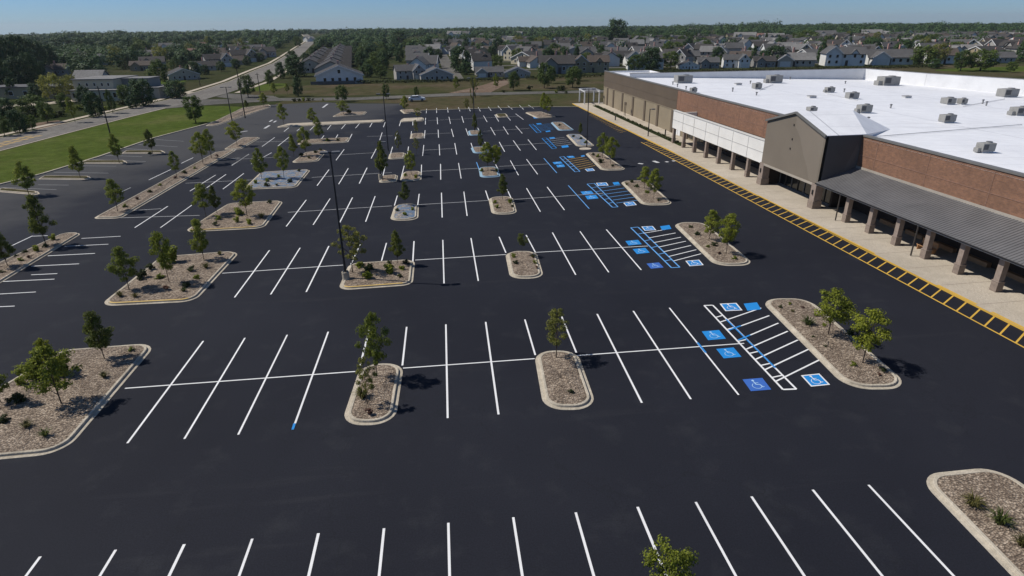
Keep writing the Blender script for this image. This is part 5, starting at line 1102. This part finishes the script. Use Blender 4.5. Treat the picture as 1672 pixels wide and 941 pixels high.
KDESC = dict(two_storey='two storey {w} house', gable_front='{w} gable fronted house', ranch='low {w} house', cross='tall {w} cross gabled house', simple='small {w} house', row='long {w} row house')
HP_ = {}
def house(kind, wall, roof, x, y, rz, label, group, sc=1., detail=True):
    key = (kind, wall, roof, detail)
    if key not in HP_: HP_[key] = make_house(*key); o = HP_[key]
    else: o = copy_tree(HP_[key])
    o.location = (x, y, -.05); o.rotation_euler = (0, 0, rz); o.scale = (sc,)*3
    tag(o, label, 'house', group); return o
RDESC = dict(dark='dark', grey='grey', brown='brown', light='pale grey', red='red')
def kd(k, w_, r_): return KDESC[k].format(w=w_)+f' with {RDESC[r_]} roof'
# front row, read one by one: (px, base py, px width, kind, wall, roof, turn)
FR = [(552, 137, 74, 'gable_front', 'white', 'dark', .15), (668, 131, 46, 'cross', 'grey', 'grey', .25), (712, 132, 52, 'gable_front', 'grey', 'grey', .1), (800, 126, 46, 'ranch', 'grey', 'grey', 0), (846, 127, 42, 'gable_front', 'grey', 'grey', -.1),
 (912, 121, 56, 'simple', 'slate', 'dark', -.1), (968, 119, 56, 'two_storey', 'tan', 'brown', -.15), (1057, 114, 58, 'two_storey', 'white', 'grey', -.2), (1127, 113, 32, 'gable_front', 'white', 'dark', -.2), (1160, 112, 34, 'simple', 'slate', 'grey', -.2), (1206, 111, 40, 'cross', 'white', 'grey', -.25), (1252, 110, 34, 'simple', 'slate', 'dark', -.25),
 (1304, 109, 62, 'ranch', 'beige', 'light', -.3), (1385, 108, 62, 'two_storey', 'white', 'grey', -.3), (1462, 106, 68, 'ranch', 'white', 'grey', -.3), (1545, 104, 46, 'simple', 'white', 'brown', -.3), (1636, 103, 50, 'ranch', 'grey', 'grey', -.3)]
placed = []
WID = dict(two_storey=15.5, gable_front=16, ranch=16, cross=14, simple=12, row=12)
for i, (px, py, wpx, k, wl, rf, rz) in enumerate(FR):
    p = G(px, py); sc = wpx/px_scale(p.x, p.y)/WID[k]; p.y += 5*sc
    house(k, wl, rf, p.x, p.y, rz, f'{kd(k, wl, rf)}, {ORD[i]} from left in the first row', 'houses in the first row behind the far road', sc); placed.append((p.x, p.y, 11*sc))
# long row houses on the left of that row running back from the white gable
for i in range(7):
    x, y = -42.5-i*4.0, 238+i*33
    house('row', 'grey', 'dark', x, y, R(7), f'long dark roofed row house right of main road, {ORD[i]} going back', 'dark roofed row houses right of the main road', 1.0); placed.append((x, y, 17))
    if i < 5: house('row', 'beige', 'dark', x-14, y+32, R(7), f'long dark roofed house nearest the right side of main road, {ORD[i]} going back', 'dark roofed row houses right of the main road', .9); placed.append((x-14, y+32, 16))
for i in range(6):
    x, y = -13-i*1.2, 236+i*25
    k = 'cross' if i % 2 == 0 else 'two_storey'; wl = ('white', 'grey', 'white')[i % 3]
    house(k, wl, 'grey', x+7, y, R(78), f'{kd(k, wl, "grey")} facing the inner street, {ORD[i]} going back', 'houses facing the inner street', 1.0, i < 4); placed.append((x+7, y, 11))
for i in range(5):
    x, y = 20-i*.5, 262+i*24
    house('two_storey' if i % 2 else 'cross', 'white', 'dark', x, y, R(-80), f'white dark roofed house on the right side of inner street, {ORD[i]} going back', 'houses facing the inner street', .95, i < 4); placed.append((x, y, 11))
# rows of houses behind, on parallel streets
hr = random.Random(21); KS = ['two_storey', 'cross', 'simple', 'ranch', 'gable_front']; WL = ['white', 'cream', 'white', 'white', 'beige', 'grey', 'white', 'tan']; RFS = ['dark', 'grey', 'brown', 'grey', 'dark', 'light']
row_n = 1
def free(x, y, r_): return all((x-a)**2+(y-b)**2 > (r_+c)**2 for a, b, c in placed)
y = 270.
while y < 585:
    row_n += 1; cand = []; x = 30. if y < 360 else -20.
    while True:
        x += hr.uniform(14.5, 19.5)
        yy = y+hr.uniform(-4, 4)+.02*(x-60); q = J(x, yy)
        if q[0] > 1700: break
        if q[0] < 560 or not free(x, yy, 6.5): continue
        if hr.random() < .1: continue
        cand.append((x, yy)); placed.append((x, yy, 7))
    cand.sort(key=lambda c: J(*c)[0])
    for i, (x, yy) in enumerate(cand):
        k = hr.choice(KS if y < 460 else ['two_storey', 'cross', 'simple']); wl = hr.choice(WL); rf = hr.choice(RFS)
        house(k, wl, rf, x, yy, hr.choice([0, -math.pi/2, -math.pi/2, math.pi/2, -.6])+hr.uniform(-.25, .1), f'{kd(k, wl, rf)}, {ORD[i]} from left in the {ORD[row_n-1]} row', 'houses in the neighbourhood behind the store', hr.uniform(.85, 1.05), y < 360)
    y += 28+ (y-270)*.02
# left of the main road
LH = [(293, 131, 36, 'gable_front', 'beige', 'dark', .5), (330, 116, 44, 'ranch', 'beige', 'dark', .5), (352, 110, 40, 'cross', 'grey', 'dark', .6), (374, 107, 42, 'ranch', 'beige', 'brown', .5), (394, 102, 38, 'cross', 'tan', 'dark', .6), (412, 98, 36, 'ranch', 'grey', 'dark', .5), (430, 94, 32, 'simple', 'grey', 'dark', .5), (345, 98, 36, 'simple', 'beige', 'brown', .4), (368, 95, 34, 'ranch', 'grey', 'dark', .4), (390, 91, 30, 'simple', 'white', 'dark', .5), (246, 112, 36, 'simple', 'grey', 'dark', .3), (226, 116, 30, 'simple', 'tan', 'brown', .2), (125, 103, 34, 'simple', 'slate', 'dark', .2), (172, 106, 34, 'simple', 'grey', 'grey', .4), (84, 124, 36, 'simple', 'slate', 'brown', .2), (320, 93, 26, 'simple', 'rose', 'red', .3), (262, 92, 34, 'ranch', 'slate', 'dark', .2), (236, 97, 28, 'simple', 'white', 'grey', 0), (286, 98, 24, 'simple', 'white', 'light', .5)]
for i, (px, py, wpx, k, wl, rf, rz) in enumerate(sorted(LH)):
    p = G(px, py); sc = min(1.25, max(.7, wpx/px_scale(p.x, p.y)/WID[k])); p.y += 4
    house(k, wl, rf, p.x, p.y, rz, f'{kd(k, wl, rf)} left of the main road, {ORD[i]} from left', 'houses left of the main road', sc); placed.append((p.x, p.y, 10))
SM = [(330, 79, 'rose', 'red'), (352, 77, 'white', 'grey'), (398, 77, 'white', 'light'), (415, 79, 'rose', 'brown'), (372, 80, 'white', 'grey'), (300, 82, 'white', 'light'), (274, 80, 'white', 'grey'), (388, 84, 'cream', 'brown'), (420, 85, 'white', 'grey'), (345, 86, 'beige', 'light'), (116, 75, 'white', 'light'), (60, 62, 'white', 'light'), (505, 66, 'white', 'light'), (240, 84, 'white', 'grey')]
for i, (px, py, wl, rf) in enumerate(sorted(SM)):
    p = G(px, py+2); house('simple', wl, rf, p.x, p.y, R(20+30*(i % 3)), f'small distant {wl} house among trees left of main road, {ORD[i]} from left', 'distant houses left of the main road', 1.0, False); placed.append((p.x, p.y, 8))
# distant houses in the trees on the right
DH = [(742, 58, 26), (758, 57, 22), (790, 58, 14), (800, 58, 12), (846, 55, 16), (905, 54, 12), (1010, 56, 14), (1130, 53, 30), (1452, 52, 14), (1480, 56, 18), (1345, 62, 40), (1420, 60, 40), (1560, 58, 14), (1590, 56, 12), (1470, 45, 14), (1330, 66, 22), (1215, 66, 40), (1240, 64, 30), (1262, 66, 34), (1300, 70, 22), (1500, 64, 20), (1615, 62, 20), (1640, 58, 14)]
for i, (px, py, wpx) in enumerate(sorted(DH)):
    p = G(px, py+4); sc = min(1.5, max(.9, wpx/px_scale(p.x, p.y)/14)); rf = ['light', 'grey', 'light', 'grey'][i % 4] if px not in (1240,) else 'red'
    house('simple', 'white', rf, p.x, p.y, R(-10-10*(i % 3)), f'far white house with {RDESC[rf]} roof in the treed horizon, {ORD[i]} from left', 'far houses near the horizon', sc, False); placed.append((p.x, p.y, 14))
# pale flat roofed building left of the road
lb = thing('clinic_building', 'pale flat roofed building complex with gabled upper storey left of the road', 'building', (-96.8, 167, -.05), R(-6)); lb.scale = (.72, .72, 1.0)
def lpart(name, boxes, mat, par=lb):
    mb = MB()
    for b in boxes: mb.box(*b, mat)
    return mb.build(name, par)
lpart('wall', [(-10, 6, -4, 14, 0, 5.6)], 'siding_cream'); lpart('low_wing_wall', [(6, 22, -1, 12, 0, 3.0)], 'siding_beige'); lpart('front_wing_wall', [(-9.5, 12, -8, -4.01, 0, 2.9)], 'siding_cream'); lpart('long_wing_wall', [(-52, -10.01, 4, 16, 0, 3.2)], 'siding_tan'); lpart('dark_side_wall', [(6.0, 17, 2, 11, 3.0, 5.4)], 'siding_slate')
lpart('roof', [(-10.5, 6.4, -4.4, 14.4, 5.6, 5.85)], 'shingle_light'); lpart('roof', [(5.8, 17.4, 1.6, 11.4, 5.4, 5.65)], 'shingle_light'); lpart('roof', [(6.4, 22.5, -1.4, 12.4, 3.0, 3.2)], 'shingle_light'); lpart('roof', [(-9.9, 12.4, -8.4, -4.41, 2.9, 3.1)], 'shingle_light'); lpart('roof', [(-52.5, -10.5, 3.5, 16.4, 3.2, 3.45)], 'shingle_grey')
mb = MB(); gable_body(mb, -21, -9, 13, 20, 5.2, 7.2, 'x', 'siding_grey'); mb.build('upper_storey_wall', lb); mb = MB(); gable_roof(mb, -21, -9, 13, 20, 5.25, 7.25, 'x', 'shingle_light'); mb.build('upper_roof', lb)
for x in (-7.5, -4.5, -1.5, 1.5, 4): window(lb, x, 3.8, -4, .9, 1.0)
for x in (-8, -4, 0, 4, 8, 10.5): window(lb, x, .9, -8, 1.4, 1.5)
for x in range(-48, -12, 6): window(lb, x, .9, 4, 1.8, 1.4)
d = MB(); d.box(9, 10.4, -1.08, -.98, 0, 2.2, 'door_dark'); d.build('door', lb)
placed.append((-99, 168, 24)); placed.append((-128, 178, 18))
# fences and hedges behind the far field
mb = MB(); A = [G(580, 137), G(508, 139)]
a, b = A; d_ = (b-a); n_ = int(d_.length/2.4)
fn = thing('fence', 'long low grey board fence before the white gable fronted house', 'fence', a)
mb = MB()
dn = d_.normalized(); nn_ = Vector((-dn.y, dn.x, 0))*.03
mb.raw([tuple(q+Vector((0, 0, z))) for z in (.05, 1.1) for q in (-nn_, d_-nn_, d_+nn_, nn_)], [(3, 2, 1, 0), (4, 5, 6, 7), (0, 1, 5, 4), (1, 2, 6, 5), (2, 3, 7, 6), (3, 0, 4, 7)], 'fence_grey'); mb.build('boards', fn)
for i in range(n_+1):
    q = d_*(i/n_); mb = MB(); mb.box(q.x-.07, q.x+.07, q.y-.07-.05, q.y+.02-.05, 0, 1.25, 'fence_grey'); mb.build('post', fn)
def hedge(a, b, lab, h=1.4, mat='shrub_dark'):
    a, b = G(*a), G(*b); r_ = random.Random(int(a.x*10)); n = int((b-a).length/.55); cl = []
    for i in range(n): q = (b-a)*(i/n); cl.append(((q.x, q.y+r_.uniform(-.4, .4), h*.5+r_.uniform(-.2, .25)), h*.62, 26))
    o = leaf_quads(cl, .32, mat, r_).build('hedge'); o.location = a; tag(o, lab, 'hedge')
hedge((585, 136.5), (690, 135), 'dark clipped hedge behind the grass right of white gable fronted house')
hedge((690, 135), (850, 131), 'dark clipped hedge before the grey gable fronted houses', 1.2)
hedge((860, 130), (1010, 124), 'dark hedge before the tan two storey house', 1.6)
hedge((1010, 121), (1330, 115), 'long dark hedge just over the far edge of the store roof', 1.6)
hedge((1330, 114), (1540, 110), 'dark hedge before the white two storey house right of roof corner', 1.4)

# ------------------------------------------------------------------ trees of the neighbourhood, one by one
tr = random.Random(33); NT = []
big = [(1005, 74, 31, 40, 'shadedark'), (752, 118, 76, 36, 'shadedark'), (590, 112, 84, 20, 'shadedark'), (612, 118, 92, 22, 'shade'), (604, 100, 74, 18, 'shadedark'), (652, 76, 50, 30, 'shadedark'), (700, 86, 62, 18, 'shadedark'), (770, 74, 56, 16, 'shadedark'), (735, 76, 58, 14, 'shadedark'), (1095, 113, 84, 34, 'shade'), (1262, 108, 74, 36, 'shadedark'), (1316, 72, 50, 36, 'shade'), (1340, 104, 68, 24, 'conifer'), (1425, 86, 62, 40, 'shadedark'), (1505, 108, 74, 40, 'shade'), (1600, 116, 80, 48, 'shade'), (1568, 116, 82, 30, 'shade'), (1650, 118, 100, 16, 'shade'), (845, 84, 68, 40, 'shade'), (870, 78, 60, 30, 'shadedark'), (1640, 98, 82, 30, 'shadedark'), (1560, 86, 68, 40, 'shadedark'), (1470, 84, 76, 30, 'shade'), (1180, 108, 92, 20, 'shade'), (1525, 112, 96, 20, 'shadedark'), (940, 132, 108, 22, 'shade'), (900, 136, 108, 18, 'shade'), (30, 92, 66, 26, 'shadedark'), (105, 84, 60, 40, 'shadedark'), (142, 88, 62, 36, 'shadedark'), (108, 120, 92, 24, 'conifer'), (205, 112, 86, 26, 'shadedark'), (318, 128, 100, 24, 'shadedark'), (300, 112, 90, 18, 'conifer'), (600, 126, 104, 24, 'shadedark'), (622, 128, 106, 22, 'shade'), (606, 117, 95, 24, 'shadedark'), (626, 114, 93, 20, 'shadedark'), (596, 107, 86, 22, 'shadedark'), (613, 104, 84, 20, 'shade'), (600, 97, 78, 20, 'shadedark'), (587, 94, 76, 18, 'shadedark'), (607, 91, 72, 20, 'shadedark'), (594, 87, 69, 18, 'shade'), (582, 84, 67, 16, 'shadedark'), (602, 83, 66, 18, 'shadedark'), (335, 122, 106, 18, 'shadedark'), (362, 117, 100, 16, 'shade'), (385, 112, 96, 16, 'shadedark'), (405, 107, 92, 15, 'shadedark'), (425, 101, 86, 16, 'shadedark'), (500, 104, 86, 16, 'shadedark'), (512, 92, 76, 16, 'shadedark')]
for i, (px, py, ty, wpx, k) in enumerate(big):
    p = G(px, py); NT.append((k, p.x, p.y, height_at(p.x, p.y, ty), wpx/px_scale(p.x, p.y, 4)))
base_places = list(placed)
ntarget = 285; tries = 0
while len(NT) < ntarget and tries < 20000:
    tries += 1
    yv = tr.uniform(225, 600); xv = tr.uniform(-330, 430); q = J(xv, yv)
    if q[0] < -20 or q[0] > 1700: continue
    if -100-(yv-220)*.06 < xv < -58: continue                 # the road
    if yv < 300 and xv < -120 and tr.random() < .4: continue
    if not all((xv-a)**2+(yv-b)**2 > (c*.72+2)**2 for a, b, c in base_places): continue
    if not all((xv-t[1])**2+(yv-t[2])**2 > 42 for t in NT): continue
    h = tr.uniform(4.5, 9.5)*(1.15 if xv < -100 else 1); k = tr.choice(['shade', 'shadedark', 'shade', 'shadedark', 'conifer', 'shadelight']); NT.append((k, xv, yv, h, h*tr.uniform(.75, 1.15) if k != 'conifer' else h*.55))
bands = {}
for t in NT: bands.setdefault((t[1] < -75, min(9, int((t[2]-130)/50))), []).append(t)
bd_names = ['nearest', 'second', 'third', 'fourth', 'fifth', 'sixth', 'seventh', 'eighth', 'ninth', 'tenth']
for (lf, b), ts in bands.items():
    ts.sort(key=lambda t: J(t[1], t[2])[0])
    for i, t in enumerate(ts):
        side = 'left of main road' if lf else 'among the houses'
        plant_tree(t[0], t[1], t[2], t[3], t[4], f'{LOOK[t[0]]} tree {side}, {ORD[i] if i < len(ORD) else "last"} from left in {bd_names[max(0, b)]} tree belt', 'trees of the neighbourhood', 'shade_tree', -.08)

# ------------------------------------------------------------------ far woods: one uncountable mass of crowns to the horizon
def far_wood():
    npr = np.random.default_rng(4); V = []; U = 0
    cent = []
    road = lambda x, y: abs(x-(-100-(y-411)*.145)) < 13+(y-400)*.01
    def add(n, y0, y1, half, hmin, hmax, quads, size):
        k = 0
        while k < n:
            yv = npr.uniform(y0, y1); half_w = yv*.98+60; xv = npr.uniform(-half_w, half_w)
            q = J(xv, yv)
            if q[0] < -60 or q[0] > 1740: k += 1; continue
            if yv < 1500 and road(xv, yv): k += .2; continue
            if 610 < yv < 790 and -60 < xv < 400 and math.sin(xv*.02+yv*.03) > -.75: k += .4; continue
            clump = math.sin(xv*.011+1.3)*math.sin(yv*.013+xv*.004)+npr.uniform(-.7, .9)
            if clump < -.35: k += .3; continue
            if any(abs(xv-a) < c*.8+3 and -9 < yv-b < 8 for a, b, c in placed): k += .2; continue
            h = npr.uniform(hmin, hmax)*(1+.3*math.sin(xv*.006)*math.sin(yv*.004))*(1.45 if 850 < yv < 1300 and (105 < q[0] < 205 or 1100 < q[0] < 1270 or 930 < q[0] < 965) else 1)*(1.25 if npr.random() < .06 else 1); cent.append((xv, yv, relief(xv, yv), h, quads, size)); k += 1
    add(420, 360, 560, 0, 4.5, 8.5, 150, .95); add(1000, 540, 800, 0, 6, 10.5, 120, 1.25); add(1700, 790, 1200, 0, 6.5, 11, 62, 1.9); add(2200, 1200, 2000, 0, 7, 11, 36, 3.0); add(2600, 2000, 3600, 0, 7, 11, 22, 5.)
    k_ = 0
    while k_ < 420:                                           # the wooded left side comes nearer
        xv, yv = npr.uniform(-420, -95), npr.uniform(255, 520); q = J(xv, yv); k_ += 1
        if q[0] < -40 or road(xv, yv) or any((xv-a)**2+(yv-b)**2 < (c+3)**2 for a, b, c in placed) or xv > -118-(yv-255)*.1: continue
        cent.append((xv, yv, -.1, npr.uniform(5, 9.5), 190, .85))
    for (x, y, z, h, nq, s) in cent:
        d = npr.normal(size=(nq, 3)); d /= np.linalg.norm(d, axis=1, keepdims=True); rr = npr.random(nq)**.4
        wd = h*npr.uniform(.48, .72); nq = int(nq*1.55); s *= .88
        d = npr.normal(size=(nq, 3)); d /= np.linalg.norm(d, axis=1, keepdims=True); rr = npr.random(nq)**.3
        P = np.stack([x+d[:, 0]*rr*wd, y+d[:, 1]*rr*wd, z+h*.55+d[:, 2]*rr*h*.46], 1)
        nr = d*1.15+npr.normal(size=(nq, 3))*.28+np.array([0, 0, .35]); nr /= np.linalg.norm(nr, axis=1, keepdims=True)
        a = np.cross(nr, npr.normal(size=(nq, 3))); a /= np.linalg.norm(a, axis=1, keepdims=True); b = np.cross(nr, a)
        sz = s*npr.uniform(.6, 1.3, size=(nq, 1))*.5
        V.append(np.stack([P-a*sz*1.3, P-b*sz, P+a*sz*1.3, P+b*sz], 1).reshape(-1, 3))
    V = np.concatenate(V).astype(np.float32); nq = len(V)//4
    me = bpy.data.meshes.new('far_woods'); me.vertices.add(len(V)); me.vertices.foreach_set('co', V.ravel())
    me.loops.add(nq*4); me.loops.foreach_set('vertex_index', np.arange(nq*4, dtype=np.int32))
    me.polygons.add(nq); me.polygons.foreach_set('loop_start', np.arange(0, nq*4, 4, dtype=np.int32)); me.polygons.foreach_set('loop_total', np.full(nq, 4, dtype=np.int32))
    me.materials.append(MATS['leaf_wood']); me.update(calc_edges=True); me.validate()
    o = bpy.data.objects.new('far_woods', me); COL.objects.link(o); tag(o, 'far dark green woods stretching to the horizon', 'woods', None, 'stuff')
    print('woods quads', nq)
far_wood()

# ------------------------------------------------------------------ haze
HAZE = 0.00007
if HAZE:
    mb = MB(); mb.box(-6600, 6600, -6600, 6600, -46, 45, 'concrete'); hz = mb.build('haze'); tag(hz, None, None, None, 'stuff')
    hz.data.materials.clear(); m = bpy.data.materials.new('haze_air'); m.use_nodes = True; nt = m.node_tree; nt.nodes.clear()
    out = nt.nodes.new('ShaderNodeOutputMaterial'); pv = nt.nodes.new('ShaderNodeVolumePrincipled'); pv.inputs['Density'].default_value = HAZE; pv.inputs['Color'].default_value = (.80, .88, .96, 1); pv.inputs['Anisotropy'].default_value = .2
    nt.links.new(pv.outputs[0], out.inputs['Volume']); hz.data.materials.append(m)
